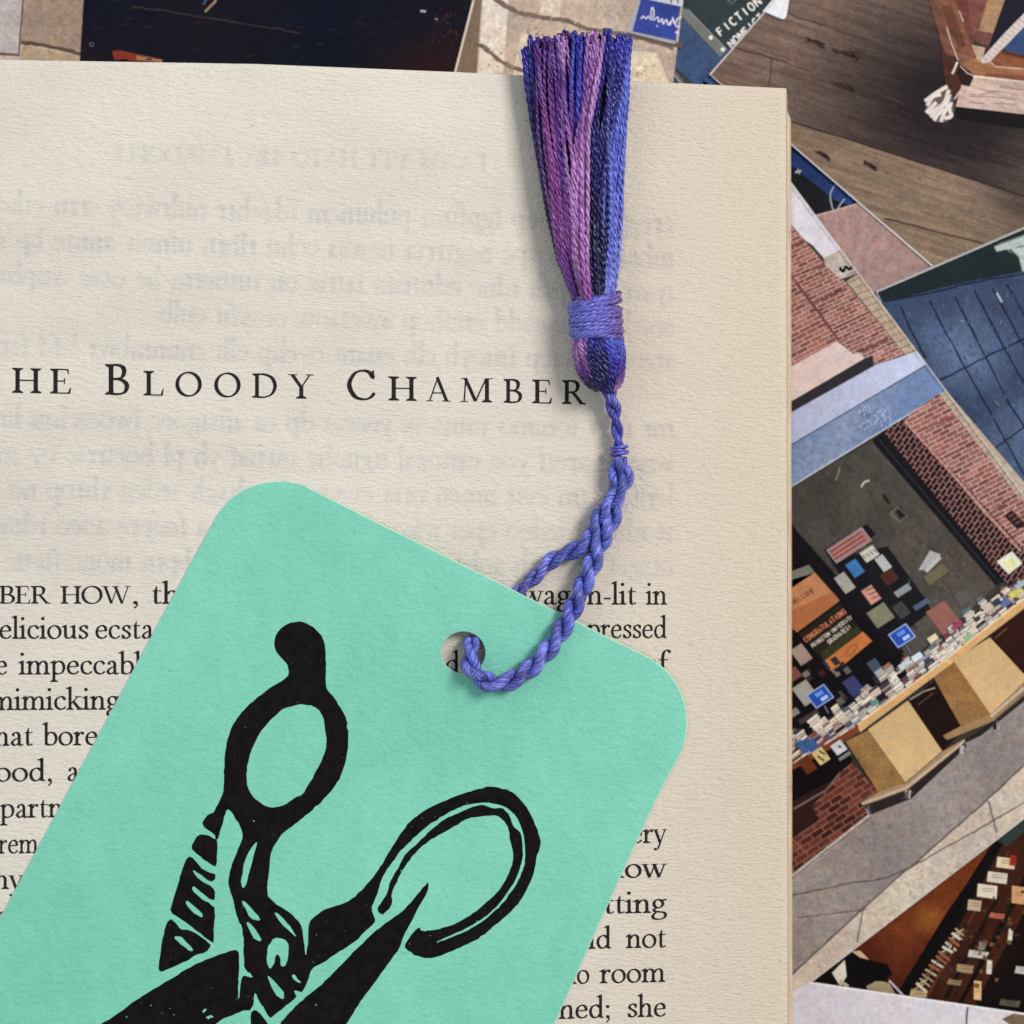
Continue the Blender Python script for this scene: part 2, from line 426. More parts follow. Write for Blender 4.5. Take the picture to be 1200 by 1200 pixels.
# ------------------------------------------------------------------ the table
tb = [(-0.6, -0.5, -0.02), (0.6, -0.5, -0.02), (0.6, 0.5, -0.02), (-0.6, 0.5, -0.02), (-0.6, -0.5, 0), (0.6, -0.5, 0), (0.6, 0.5, 0), (-0.6, 0.5, 0)]
tag(mesh('table_top', tb, [(0, 3, 2, 1), (4, 5, 6, 7), (0, 1, 5, 4), (1, 2, 6, 5), (2, 3, 7, 6), (3, 0, 4, 7)], MAT_TABLE), kind='structure')

# ------------------------------------------------------------------ photo prints
def clip(sub, con):
    con = np.asarray(con, float)
    area2 = sum(con[i - 1][0] * con[i][1] - con[i][0] * con[i - 1][1] for i in range(len(con)))
    if area2 < 0: con = con[::-1]
    out = [tuple(p) for p in sub]
    for i in range(len(con)):
        a, b = con[i - 1], con[i]
        inp, out = out, []
        if not inp: break
        side = lambda p: (b[0] - a[0]) * (p[1] - a[1]) - (b[1] - a[1]) * (p[0] - a[0])
        for j in range(len(inp)):
            p, q = inp[j - 1], inp[j]
            sp_, sq = side(p), side(q)
            if sq >= 0:
                if sp_ < 0:
                    t = sp_ / (sp_ - sq); out.append((p[0] + (q[0] - p[0]) * t, p[1] + (q[1] - p[1]) * t))
                out.append(q)
            elif sp_ >= 0:
                t = sp_ / (sp_ - sq); out.append((p[0] + (q[0] - p[0]) * t, p[1] + (q[1] - p[1]) * t))
    return out if len(out) >= 3 else None

class Print:
    TH = 1.6
    def __init__(s, label, outline, z, picname='picture'):
        s.z = z; s.outline = outline; s.picname = picname
        cx = sum(p[0] for p in outline) / len(outline); cy = sum(p[1] for p in outline) / len(outline)
        s.root = tag(empty('photo_print', W(cx, cy, z)), label, 'photo print', 'photo prints spread under the book')
        n = len(outline)
        v = [W(x, y, z) for x, y in outline] + [W(x, y, z + s.TH) for x, y in outline]
        f = [tuple(range(n))[::-1], tuple(range(n, 2 * n))] + [(i, (i + 1) % n, n + (i + 1) % n, n + i) for i in range(n)]
        mesh('card_stock', v, f, MAT_PCARD, s.root)
        s.v = []; s.f = []; s.c = []; s.fm = []; s.k = 0
    def ext(s, poly, lo=880, hi=1290, top=-70, bot=1290):
        out = []
        n = len(poly)
        for i, p in enumerate(poly):
            p = tuple(p)
            for axis, lim, new in ((0, 926, lo), (0, 1200, hi), (1, 0, top), (1, 1200, bot)):
                if p[axis] == lim:
                    best = None
                    for q in (poly[i - 1], poly[(i + 1) % n]):
                        d = abs(q[axis] - lim)
                        if d > 3 and (best is None or d > abs(best[axis] - lim)): best = q
                    o = 1 - axis
                    val = p[o]
                    if best is not None:
                        sl = (p[o] - best[o]) / (lim - best[axis]); val = p[o] + max(-90, min(90, sl * (new - lim)))
                    p = (new, val) if axis == 0 else (val, new)
                    break
            out.append(p)
        return out
    def lay(s):
        s.k += 1
        return s.z + s.TH + 0.12 + s.k * 0.0015
    def poly(s, pts, col, mat=0, var=0, ext=True):
        if ext: pts = s.ext(pts)
        z = s.lay(); b = len(s.v)
        cc = lin(col)
        if var:
            q = 1 + R.uniform(-var, var); cc = tuple(v * q for v in cc)
        for x, y in pts: s.v.append(W(x, y, z)); s.c.append(cc)
        tri = tessellate_polygon([[Vector((x, y, 0)) for x, y in pts]]) if len(pts) > 4 else None
        fs = [tuple(b + i for i in t) for t in tri] if tri else [tuple(range(b, b + len(pts)))]
        s.f += fs; s.fm += [mat] * len(fs)
    def shade(s, pts, fn, step=12, mat=0, ext=True):
        if ext: pts = s.ext(pts)
        z = s.lay(); b = len(s.v)
        dense = []
        for i in range(len(pts)):
            a, c = np.array(pts[i], float), np.array(pts[(i + 1) % len(pts)], float)
            k = max(1, int(np.linalg.norm(c - a) / step))
            dense += [a + (c - a) * t / k for t in range(k)]
        vs, fs = cdt([dense], grid_in(pts, step))
        for x, y in vs: s.v.append(W(x, y, z)); s.c.append(lin(fn(x, y)))
        s.f += [tuple(b + i for i in f) for f in fs]; s.fm += [mat] * len(fs)
    def line(s, pts, w_, col, mat=0, jit=0):
        p = np.asarray(pts, float)
        if jit:
            p = cr(p, 6); p = p + NR.normal(0, jit, p.shape)
        t = np.gradient(p, axis=0); t /= np.linalg.norm(t, axis=1)[:, None] + 1e-9
        n = np.stack([-t[:, 1], t[:, 0]], 1)
        ww = w_ * (1 + (NR.uniform(-.25, .25, len(p)) if jit else 0)) / 2
        ww = np.broadcast_to(ww, (len(p),))[:, None]
        a, c = p + n * ww, p - n * ww
        z = s.lay(); b = len(s.v); cc = lin(col); k = len(p)
        for x, y in np.vstack([a, c]): s.v.append(W(x, y, z)); s.c.append(cc)
        for i in range(k - 1): s.f.append((b + i, b + i + 1, b + k + i + 1, b + k + i)); s.fm.append(mat)
    def bricks(s, region, ang, bw, bh, gap_, colf, mortar, org=(0, 0), fill=True):
        region = s.ext(region)
        if fill: s.poly(region, mortar, ext=False)
        tris = [[region[i] for i in t] for t in tessellate_polygon([[Vector((x, y, 0)) for x, y in region]])]
        a = math.radians(ang); ux, uy = math.cos(a), math.sin(a); vx, vy = -uy, ux
        rr = np.array(region) - np.array(org)
        U = rr @ np.array((ux, uy)); V = rr @ np.array((vx, vy))
        s.k += 1
        for j in range(int(V.min() // bh) - 1, int(V.max() // bh) + 2):
            off = (j % 2) * bw / 2
            for i in range(int((U.min()) // bw) - 2, int(U.max() // bw) + 2):
                u0 = i * bw + off; v0 = j * bh
                q = [(u0 + gap_, v0 + gap_), (u0 + bw - gap_, v0 + gap_), (u0 + bw - gap_, v0 + bh - gap_), (u0 + gap_, v0 + bh - gap_)]
                q = [(org[0] + u * ux + v * vx + R.uniform(-.25, .25), org[1] + u * uy + v * vy + R.uniform(-.25, .25)) for u, v in q]
                kk = R.uniform(.84, 1.16); cc = tuple(min(255, z_ * kk) for z_ in colf(q[0][0], q[0][1]))
                for tr in tris:
                    c = clip(q, tr)
                    if c:
                        s.k -= 1
                        s.poly(c, cc, ext=False)
        s.k += 1
    def text(s, txt, x, y, ang, h, w_, col, wd=0.62, lw=0.16):
        a = math.radians(ang); ux, uy = math.cos(a), math.sin(a); vx, vy = uy, -ux
        cx = 0
        for ch in txt:
            if ch in SANS:
                for st in SANS[ch]:
                    s.line([(x + (cx + px * wd * h) * ux + py * h * vx, y + (cx + px * wd * h) * uy + py * h * vy) for px, py in st], lw * h, col)
            cx += w_
    def detail(s, region, n, cols, lo, hi, ang=0.0, thin=.45):
        for _ in range(n):
            for _t in range(20):
                x, y = R.uniform(min(p[0] for p in region), max(p[0] for p in region)), R.uniform(min(p[1] for p in region), max(p[1] for p in region))
                if inside(np.array([x]), np.array([y]), region)[0]: break
            else: continue
            w_ = R.uniform(lo, hi); a = math.radians(ang + R.uniform(-6, 6)); h_ = w_ * R.uniform(thin * .5, thin * 1.5)
            s.poly(quad((x, y), w_ * math.cos(a), w_ * math.sin(a), -h_ * math.sin(a), h_ * math.cos(a)), R.choice(cols), 0, .1, ext=False)
    def build(s):
        return mesh(s.picname, s.v, s.f, None, s.root, cols=s.c, mats=PMATS, fmat=s.fm)

def arcp(cx, cy, rx, ry, a0, a1, n=9):
    return [(cx + rx * math.cos(math.radians(a)), cy + ry * math.sin(math.radians(a))) for a in np.linspace(a0, a1, n)]
SANS = {'A': [[(0, 0), (.5, 1), (1, 0)], [(.2, .35), (.8, .35)]], 'C': [arcp(.55, .5, .55, .5, 50, 310)], 'D': [[(0, 0), (0, 1)], [(0, 1), (.45, 1)] + arcp(.4, .5, .6, .5, 80, -80) + [(0, 0)]],
        'E': [[(0, 0), (0, 1)], [(0, 1), (.85, 1)], [(0, .52), (.7, .52)], [(0, 0), (.85, 0)]], 'F': [[(0, 0), (0, 1)], [(0, .95), (.85, .95)], [(0, .52), (.7, .52)]],
        'G': [arcp(.55, .5, .55, .5, 50, 350) + [(.6, .42)]], 'I': [[(.5, 0), (.5, 1)]], 'L': [[(0, 1), (0, 0)], [(0, 0), (.8, 0)]],
        'M': [[(0, 0), (.08, 1), (.5, .2), (.92, 1), (1, 0)]], 'N': [[(0, 0), (0, 1)], [(0, 1), (1, 0)], [(1, 0), (1, 1)]], 'O': [arcp(.5, .5, .52, .5, 0, 360, 14)],
        'P': [[(0, 0), (0, 1)], [(0, 1), (.5, 1)] + arcp(.5, .74, .42, .26, 80, -80, 6) + [(0, .48)]], 'R': [[(0, 0), (0, 1)], [(0, 1), (.5, 1)] + arcp(.5, .74, .42, .26, 80, -80, 6) + [(0, .48)], [(.4, .48), (1, 0)]],
        'S': [[(.9, .85), (.5, 1), (.1, .78), (.5, .52), (.9, .25), (.5, 0), (.05, .15)]], 'T': [[(0, 1), (1, 1)], [(.5, 1), (.5, 0)]], 'U': [[(0, 1), (0, .3), (.5, 0), (1, .3), (1, 1)]],
        'V': [[(0, 1), (.5, 0), (1, 1)]], 'W': [[(0, 1), (.25, 0), (.5, .8), (.75, 0), (1, 1)]], 'Y': [[(0, 1), (.5, .5), (1, 1)], [(.5, .5), (.5, 0)]], '!': [[(.5, 1), (.5, .3)], [(.5, .12), (.5, 0)]]}
def mixc(a, b, t):
    t = max(0.0, min(1.0, t)); return tuple(a[i] + (b[i] - a[i]) * t for i in range(3))
def quad(c0, ux, uy, vx, vy): return [c0, (c0[0] + ux, c0[1] + uy), (c0[0] + ux + vx, c0[1] + uy + vy), (c0[0] + vx, c0[1] + vy)]

LZ = 1.9
# --- print with the bookshop's chalkboard sign
B = Print('print of a dark FICTION and NONFICTION bookshop sign, mostly hidden at the top', [(770, -90), (985, -90), (860, 130), (760, 130)], 0.2)
B.poly([(760, -80), (975, -80), (858, 128), (762, 128)], (62, 82, 118), 2)
B.poly([(786, 97), (790, 78), (815, 99), (815, 128), (780, 128)], (58, 62, 68), 2)
B.line([(789, 86), (799, 99)], 2, (150, 155, 160)); B.line([(792, 85), (803, 100)], 1.2, (120, 126, 132))
B.poly([(800, 12), (800, -80), (975, -80), (850, 62)], (49, 60, 64))
B.poly([(797, 8), (808, 12), (852, 59), (844, 67), (797, 17)], (112, 116, 114))
B.line([(798, 18), (844, 68)], 1.0, (60, 66, 72)); B.line([(806, 11), (852, 58)], 0.8, (150, 152, 150))
for (a, b) in ((833, 44), (847, 58)):
    B.poly([(a + 2.6 * math.cos(t), b + 2.6 * math.sin(t)) for t in np.linspace(0, 6.2, 9)], (228, 226, 222))
B.text('FICTION', 845, 42, -38.5, 9.6, 9.2, (228, 226, 220), 0.6, 0.2)
B.text('NONFICTION', 858, 56, -42, 8.6, 7.6, (226, 224, 220), 0.62, 0.22)
B.line([(852, 3), (864, -7)], 1, (120, 126, 128)); B.line([(856, 5), (868, -5)], 1, (110, 118, 120))
B.build()
# --- print with pavement, black case and blue sign
A = Print('print of tan pavement slabs with a long black display case above the book', [(-160, -120), (815, -120), (782, 150), (-200, 150)], LZ * 1.0 + 0.2)
A.shade([(-190, 140), (-150, -110), (814, -110), (783, 146)], lambda x, y: mixc((202, 183, 164), (178, 160, 148), (math.sin(x * .035) + math.sin(y * .08 + x * .01)) * .35 + .3), 14, 2, False)
for q, c in (([(566, -60), (600, -60), (590, 85), (560, 88)], (226, 214, 200)), ([(640, -60), (664, -60), (655, 22), (632, 19)], (216, 200, 186)), ([(706, 56), (770, 62), (785, 100), (700, 100)], (222, 208, 182)), ([(610, 40), (640, 44), (632, 96), (600, 92)], (214, 198, 182))):
    A.poly(q, c, 2, ext=False)
A.poly([(-60, -100), (29, -100), (29, 0), (22, 63), (-70, 56)], (186, 178, 176), 2, ext=False)
A.poly([(-70, 56), (22, 63), (24, 66), (-70, 62)], (96, 84, 76), 0, ext=False)
A.poly([(30, -100), (110, -100), (104, 0), (94, 60), (25, 48), (29, 0)], (158, 137, 122), 2, ext=False)
A.line([(29, -20), (22, 64)], 2.0, (98, 84, 74), jit=.2)
A.line([(25, 50), (60, 55), (95, 63)], 4.5, (92, 74, 68), 2, jit=.4)
A.poly([(26, 53), (95, 66), (95, 110), (20, 110)], (176, 156, 130), 2, ext=False)
A.line([(95, 63), (130, 66)], 3, (70, 64, 60))
A.shade([(104, -100), (575, -100), (554, 0), (532, 86), (528, 120), (90, 120), (94, 62)], lambda x, y: mixc(mixc((24, 22, 32), (16, 20, 34), math.sin(x * .02) * .5 + .5), (46, 24, 26), max(0, math.sin(x * .013 + 1)) * max(0, (y - 20) / 60) * .8), 14, 0, False)
A.poly([(131, 60), (139, 59), (160, 63), (190, 70), (190, 74), (134, 70)], (128, 52, 40), 0, ext=False)
A.poly([(160, 65), (190, 70), (190, 73), (160, 70)], (160, 118, 92), 0, ext=False)
A.line([(155, 8), (200, 14), (262, 24), (320, 33), (352, 39)], 1.5, (58, 50, 50), jit=.6)
A.line([(240, 14), (252, 2), (256, -10)], 2.6, (150, 126, 100)); A.line([(238, 6), (246, -8)], 2, (70, 90, 110))
for i in range(120):
    x, y = R.uniform(110, 525), R.uniform(-20, 76); k = R.uniform(1, 5)
    A.poly(quad((x, y), k * 2, R.uniform(-1, 1), R.uniform(-1, 1), k * .6), R.choice([(34, 28, 34), (28, 30, 42), (44, 28, 28), (18, 16, 22), (30, 34, 36)]), ext=False)
A.poly([(492, 12), (499, 12), (499, 14.5), (493, 14)], (170, 176, 186), 0, ext=False)
A.line([(510, 22), (513, 23)], 1.6, (140, 140, 146))
for i in range(26):
    a0 = R.uniform(0, 6.3); rr_ = R.uniform(6, 22)
    x, y = 522 + rr_ * math.cos(a0), 32 + rr_ * .9 * math.sin(a0)
    A.line([(x, y), (x + R.uniform(-4, 4), y + R.uniform(2, 6))], 1.2, R.choice([(64, 36, 40), (50, 40, 60), (74, 46, 40)]))
A.line(arcp(107.3, 52, 2.4, 2.4, 0, 360, 12), .9, (96, 96, 108))
A.poly([(555, -60), (567, -60), (566, 0), (558, 88), (533, 84), (554, 0)], (124, 104, 88), 0, ext=False)
A.line([(555, 0), (533, 86)], 2.4, (216, 204, 190))
A.line([(566, -10), (559, 88)], 1.5, (188, 168, 150))
A.line([(574, -6), (595, 8), (610, 15), (638, 21), (664, 24), (690, 34), (735, 41), (790, 56)], 5.2, (122, 103, 94), 2, jit=.35)
A.line([(545, 46), (568, 56), (590, 74), (612, 82), (640, 86)], 4.6, (118, 98, 88), 2, jit=.4)
A.detail([(570, 5), (745, 5), (735, 40), (790, 60), (782, 94), (562, 84)], 170, [(170, 150, 134), (214, 200, 184), (158, 138, 124), (196, 170, 150)], .7, 2.4, 0, .8)
A.line([(664, 26), (658, 45)], 1.2, (160, 142, 130), jit=.2)
A.line([(800, 54), (735, 39)], 5.5, (96, 82, 80), 0)
A.poly([(753, -60), (745, 3), (733, 37), (791, 52), (793, 46), (802, -60)], (166, 164, 168), 0, ext=False)
A.poly([(758, -60), (750, 3), (741, 37), (792, 48), (804, -40)], (55, 72, 152), 3, ext=False)
A.poly([(756, -60), (753, -2), (800, 8), (806, -60)], (196, 200, 208), 0, ext=False)
for k in range(3): A.line([(782 + k * 8, -2), (787 + k * 8, 0), (786 + k * 8, 4)], 1.6, (48, 50, 66))
for st in ([(751, 22), (754, 19), (757, 22), (760, 19), (763, 23), (766, 20), (766, 12), (764, 9), (763, 18), (767, 24)], [(766, 24), (771, 20), (772, 26), (776, 22), (777, 28), (781, 23), (783, 29), (786, 25)],
           [(785, 30), (788, 23), (791, 28), (794, 22), (799, 20)], [(788, 20), (792, 30), (797, 32)], [(791, 38), (795, 37), (793, 41)]):
    A.line(cr(st, 5), 1.5, (216, 216, 228))
A.line([(769, 31), (771, 30)], 1.5, (216, 216, 228))
A.build()
# --- dark blue print peeping out
Dp = Print('small dark print with a bright blue rail and white ring, peeping out beside the book', [(820, 90), (1060, 250), (990, 320), (800, 260)], 0.2)
Dp.poly([(824, 94), (1054, 250), (990, 316), (806, 258)], (24, 25, 32), 0, ext=False)
Dp.shade([(880, 132), (984, 214), (1003, 236), (995, 241), (975, 233), (927, 194), (880, 158)], lambda x, y: mixc((32, 52, 104), (40, 62, 112), (x - 926) / 80), 10, 3, False)
Dp.line([(927, 195), (976, 234), (990, 243)], 1.6, (14, 16, 24))
Dp.line(cr([(978, 217), (973, 228), (975, 242), (979, 250)], 6), 1.6, (146, 164, 180)); Dp.line(cr([(990, 233), (985, 239), (981, 246)], 5), 1.4, (160, 176, 190))
Dp.line([(932, 202), (939, 200)], 2.2, (180, 178, 176)); Dp.line([(935, 198), (937, 204)], 1.4, (160, 160, 160))
Dp.build()
# --- dusty pink print
E = Print('plain dusty pink print with one visible corner between brick print and wooden floor print', [(870, 276), (1006, 238), (1110, 327), (1060, 420), (900, 420)], LZ * 1 + 0.2)
E.shade([(871, 277), (1005.5, 239), (1109, 327), (1060, 418), (900, 418)], lambda x, y: mixc((172, 140, 136), (158, 130, 126), (x - 960) / 130), 12, 2, False)
E.line([(958, 252.5), (1006, 238.5)], 1.6, (196, 170, 160))
E.build()
# --- warm dark bookshelf print
H = Print('dark warm print of bookshelves and a rust brown wall in the lower right corner', [(900, 1010), (1260, 880), (1330, 1290), (930, 1330)], LZ * 1 + 0.2)
H.poly([(905, 1012), (1256, 886), (1324, 1286), (934, 1324)], (20, 14, 13), 0, ext=False)
H.shade([(980, 1120), (1040, 1060), (1164, 986), (1150, 1012), (1110, 1068), (1054, 1160), (1046, 1154), (1020, 1126), (1000, 1112)], lambda x, y: mixc(mixc((110, 52, 26), (74, 30, 20), (y - 1060) / 80 + math.sin(x * .07) * .3), (150, 92, 40), max(0, 1 - math.hypot(x - 1092, y - 1078) / 26)), 8, 3, False)
H.poly([(1164, 986), (1175, 984), (1070, 1168), (1052, 1162)], (14, 11, 12), ext=False)
H.poly([(1176, 988), (1200, 965), (1240, 950), (1110, 1200), (1074, 1180)], (58, 30, 20), 3, ext=False)
H.line([(1182, 998), (1082, 1176)], 2, (92, 52, 34)); H.line([(1170, 1050), (1108, 1170)], 5, (30, 18, 14)); H.line([(1200, 1056), (1132, 1182)], 13, (66, 32, 20), 3); H.line([(1212, 1062), (1148, 1182)], 12, (24, 15, 13))
for (cx, cy, wq, hq, c) in ((1180, 1010, 22, 12, (214, 196, 166)), (1188, 1008, 8, 12, (150, 44, 34)), (1170, 1027, 24, 12, (206, 196, 178)), (1158, 1043, 24, 15, (214, 204, 184)), (1143, 1060, 16, 12, (190, 166, 136)), (1194, 1048, 16, 20, (196, 150, 104)),
                         (1170, 1072, 18, 6, (176, 96, 80)), (1148, 1117, 24, 8, (196, 190, 176)), (1152, 1108, 8, 9, (130, 130, 124)), (1132, 1134, 20, 9, (160, 130, 100)), (1185, 1095, 5, 13, (220, 212, 200)), (1160, 1133, 6, 16, (214, 206, 190)), (1146, 1160, 9, 22, (218, 180, 128)), (1198, 1136, 14, 8, (190, 186, 180)), (1120, 1150, 16, 6, (140, 116, 86)), (1078, 1163, 20, 8, (186, 158, 122)), (1185, 1174, 24, 7, (90, 84, 70))):
    a = math.radians(18); u = (wq * math.cos(a), wq * math.sin(a)); v = (hq * math.sin(a) * .4, hq)
    H.poly(quad((cx - wq / 2, cy - hq / 2), u[0], u[1] * .4, v[0] - 3, v[1]), c, ext=False)
    for kk in range(2):
        H.line([(cx - wq * .3, cy - 2 + 3 * kk), (cx + wq * .3, cy - 1 + 3 * kk)], .8, tuple(int(q * .45) for q in c))
for i in range(13):
    t = i / 12; x, y = 1126 - 46 * t, 1092 + 64 * t
    H.line([(x - 7 + R.uniform(-1, 1), y - 4), (x + 6, y + 5 + R.uniform(-2, 2))], R.uniform(1.6, 3.2), R.choice([(206, 190, 160), (190, 170, 140), (170, 146, 110), (150, 90, 60), (200, 196, 186)]))
    H.line([(x - 8, y + 3), (x + 3, y - 3)], 1.1, R.choice([(206, 190, 160), (120, 96, 70)]))
for i in range(60):
    t = R.random(); x, y = 1165 - 70 * t + R.uniform(-10, 60), 1040 + 120 * t + R.uniform(-10, 10)
    if y > 960 + 0.0 * x: H.poly(quad((x, y), R.uniform(2, 6), R.uniform(0, 2), R.uniform(-2, 0), R.uniform(2, 5)), R.choice([(70, 48, 36), (96, 66, 46), (40, 28, 26), (52, 20, 16), (116, 84, 58), (28, 26, 28)]), ext=False)
H.poly([(975, 1140), (990, 1125), (992, 1144), (985, 1156)], (214, 206, 190), ext=False)
H.poly([(998, 1115), (1008, 1114), (1022, 1128), (1014, 1126)], (196, 166, 132), ext=False)
H.poly([(1015, 1156), (1028, 1149), (1042, 1152), (1050, 1166), (1018, 1162)], (156, 142, 110), ext=False)
H.line([(1042, 1149), (1058, 1166)], 2.2, (186, 186, 196)); H.line([(984, 1150), (994, 1156)], 4, (190, 170, 150))
H.poly([(1000, 1120), (1040, 1130), (1046, 1142), (1034, 1150), (1010, 1150), (994, 1140)], (12, 10, 12), ext=False)
H.poly([(1168, 985), (1200, 955), (1200, 975), (1180, 992)], (46, 58, 54), ext=False)
H.build()
# --- wooden floor print with crate
C = Print('print of a dark wooden floor with a roped wooden crate in the top right corner', [(831, 87), (1020, -128), (1330, -120), (1330, 300), (1150, 362)], LZ * 2 + 0.2)
def floorc(x, y):
    d = 1 - max(0, min(1, (math.hypot((x - 1120) / 1.25, (y - 125)) - 40) / 130))
    lit = (118, 98, 88) if y < 142 + (x - 926) * .321 else (134, 114, 97)
    if y > 142 + (x - 926) * .321:
        d = max(0, (x - 1120) / 90) * .75 * max(0, 1 - (y - 142 - (x - 926) * .321) / 60)
    return mixc(lit, (34, 28, 32), d * .95)
C.shade([(832, 87), (1018, -124), (1326, -116), (1326, 270), (926, 141.5), (880, 126.7)], floorc, 7, 1, False)
C.shade([(880, 127.5), (926, 142.3), (1326, 270.8), (1326, 298), (1150, 360)], floorc, 7, 1, False)
C.line([(880, 127), (926, 142), (1040, 178), (1120, 204), (1200, 230), (1300, 262)], 1.8, (44, 32, 30), jit=.3)
C.line([(1036, 256), (1060, 262), (1150, 285), (1210, 302)], 1.7, (54, 36, 28), jit=.3)
C.line([(900, -8), (926, 16), (960, 28), (1010, 45), (1050, 62)], 1.6, (66, 54, 54), jit=.4)
C.line([(860, 56), (905, 68), (950, 84), (1000, 98), (1060, 122)], 1.5, (66, 52, 50), jit=.4)
C.line([(904, 68), (903, 86), (901, 104)], 1.5, (70, 58, 54), jit=.2)
for i in range(300):
    x, y = R.uniform(850, 1195), R.uniform(-20, 300); l_ = R.uniform(8, 46); th = math.radians(17.8 + R.uniform(-3, 3))
    if y - 87 > (x - 831) * .862 - 12 or y - 87 < -(x - 831) * 1.16 + 14: continue
    if (x + l_ * math.cos(th) - 831) * .862 < 0: continue
    c = floorc(x, y); f_ = R.uniform(.74, .93) if R.random() < .75 else R.uniform(1.03, 1.1)
    C.line([(x, y), (x + l_ * .5 * math.cos(th), y + l_ * .5 * math.sin(th) + R.uniform(-1, 1)), (x + l_ * math.cos(th), y + l_ * math.sin(th))], R.uniform(.3, .9), tuple(min(255, q * f_) for q in c), 0, jit=.35)
for (x, y, k) in ((948, 46, 8), (985, 60, 12), (982, 98, 9), (958, 178, 4), (1014, 190, 3), (1040, 122, 6)):
    for q in range(6): C.line(cr([(x + R.uniform(-k, k), y + R.uniform(-3, 3)), (x + R.uniform(0, k) + 6, y + 4 + R.uniform(-3, 3)), (x + 12 + R.uniform(0, k), y + 8 + R.uniform(-3, 3))], 4), 1.3, (58, 44, 42), jit=.3)
C.poly([(894, 13), (903, 2), (960, -60), (940, -60), (925, 0), (922, 18), (920, 22), (917, 22.5), (913, 21)], (226, 228, 234), ext=False)
C.line([(894, 14), (914, 22.5), (919, 23.5)], 1.2, (60, 60, 64)); C.line([(922, 20), (926, 0)], 1.2, (74, 72, 76))
def q7(l): return [(1040 + a / 7.5, b / 7.5) for a, b in l]
def c7(l, col, mat=0): C.poly(q7(l), col, mat)
c7([(600, 940), (1200, 1000), (1200, 1130), (900, 1090), (610, 1030)], (17, 14, 16))
c7([(365, 0), (445, 0), (600, 530), (640, 560), (740, 680), (660, 760), (600, 840), (560, 840), (500, 690), (470, 400)], (74, 42, 36), 1)
c7([(365, 0), (445, 0), (530, 260), (600, 500), (520, 480), (480, 400), (430, 220)], (116, 76, 62), 1)
c7([(440, 0), (595, 0), (740, 390), (800, 500), (860, 560), (860, 600), (650, 575), (590, 480), (520, 260)], (128, 84, 66), 1)
c7([(470, 60), (560, 40), (640, 250), (690, 400), (640, 440), (560, 300)], (104, 62, 50), 1)
c7([(595, 0), (885, 0), (775, 350), (742, 392)], (106, 62, 56), 1)
c7([(700, 0), (885, 0), (820, 200), (760, 320)], (122, 76, 68), 1)
c7([(880, 0), (1030, 0), (890, 410), (770, 365)], (166, 130, 98), 2)
c7([(800, 270), (930, 290), (890, 410), (770, 365)], (110, 72, 60), 2)
c7([(1030, 0), (1200, 0), (1200, 260), (1020, 430), (890, 405)], (24, 25, 40), 2)
c7([(1200, 230), (1200, 490), (1090, 470), (1010, 425)], (50, 74, 116), 2)
c7([(740, 395), (860, 420), (830, 540), (790, 520)], (184, 158, 132), 2)
c7([(910, 545), (1000, 450), (1200, 490), (1200, 608), (940, 582)], (134, 80, 54), 1)
c7([(1010, 440), (1200, 485), (1200, 520), (1000, 470)], (84, 46, 34), 1)
c7([(640, 560), (780, 510), (830, 550), (910, 543), (942, 585), (1200, 610), (1200, 708), (860, 682), (745, 650)], (158, 106, 74), 1)
c7([(860, 640), (1200, 670), (1200, 708), (860, 682)], (132, 76, 52), 1)
c7([(640, 562), (760, 655), (850, 672), (848, 690), (760, 680), (730, 750), (650, 745), (605, 640)], (38, 24, 26))
c7([(600, 935), (640, 790), (650, 745), (720, 762), (762, 672), (860, 676), (1200, 716), (1200, 1003)], (198, 172, 160), 1)
c7([(760, 660), (850, 672), (1200, 712), (1200, 720), (850, 690), (752, 682)], (224, 206, 192))
for st in ([(700, 830), (840, 830), (960, 800), (1150, 840)], [(720, 850), (900, 850), (1010, 860), (1130, 885)], [(940, 905), (1080, 915), (1150, 912)], [(980, 760), (1200, 790)], [(700, 900), (860, 910)]):
    C.line(cr(q7(st), 5), .9, (128, 98, 90), jit=.15)
for st in ([(910, 545), (945, 585), (1200, 606)], [(630, 95), (668, 190)], [(640, 580), (700, 640), (760, 668)], [(520, 240), (560, 370), (620, 530)]):
    C.line(q7(st), .9, (226, 204, 188))
c7([(1200, 110), (1200, 225), (985, 455), (895, 550), (840, 555), (815, 535), (860, 480), (1020, 300)], (204, 190, 184))
for k in range(12):
    x, y = 850 + k * 28, 530 - k * 31
    C.line(q7([(x - 6, y - 22), (x + 44, y + 10)]), .8, (158, 142, 138))
C.line(q7([(615, 545), (570, 650)]), 2.4, (214, 204, 198)); C.line(q7([(660, 770), (590, 870)]), 2.2, (196, 176, 166))
C.poly(q7([(345, 890), (380, 820), (450, 790), (530, 745), (580, 860), (590, 960), (560, 1040), (500, 1080), (420, 1070), (380, 1030), (330, 990)]), (96, 82, 78), 0)
for st in ([(525, 760), (440, 810), (370, 860), (330, 890)], [(540, 790), (500, 900), (440, 950), (360, 1000)], [(545, 830), (520, 900), (450, 960), (380, 1030)], [(500, 960), (440, 1010), (410, 1060)], [(560, 900), (545, 960), (560, 1020), (500, 1040)], [(540, 920), (500, 990), (470, 1070)], [(470, 830), (400, 850), (350, 930)], [(430, 900), (370, 960), (340, 990)]):
    C.line(cr(q7(st), 5), 4.6, (208, 198, 190)); C.line(cr(q7(st), 5), 1.6, (228, 220, 214))
C.line([(832, 87.5), (910, -2)], 1.6, (206, 196, 190))
C.build()
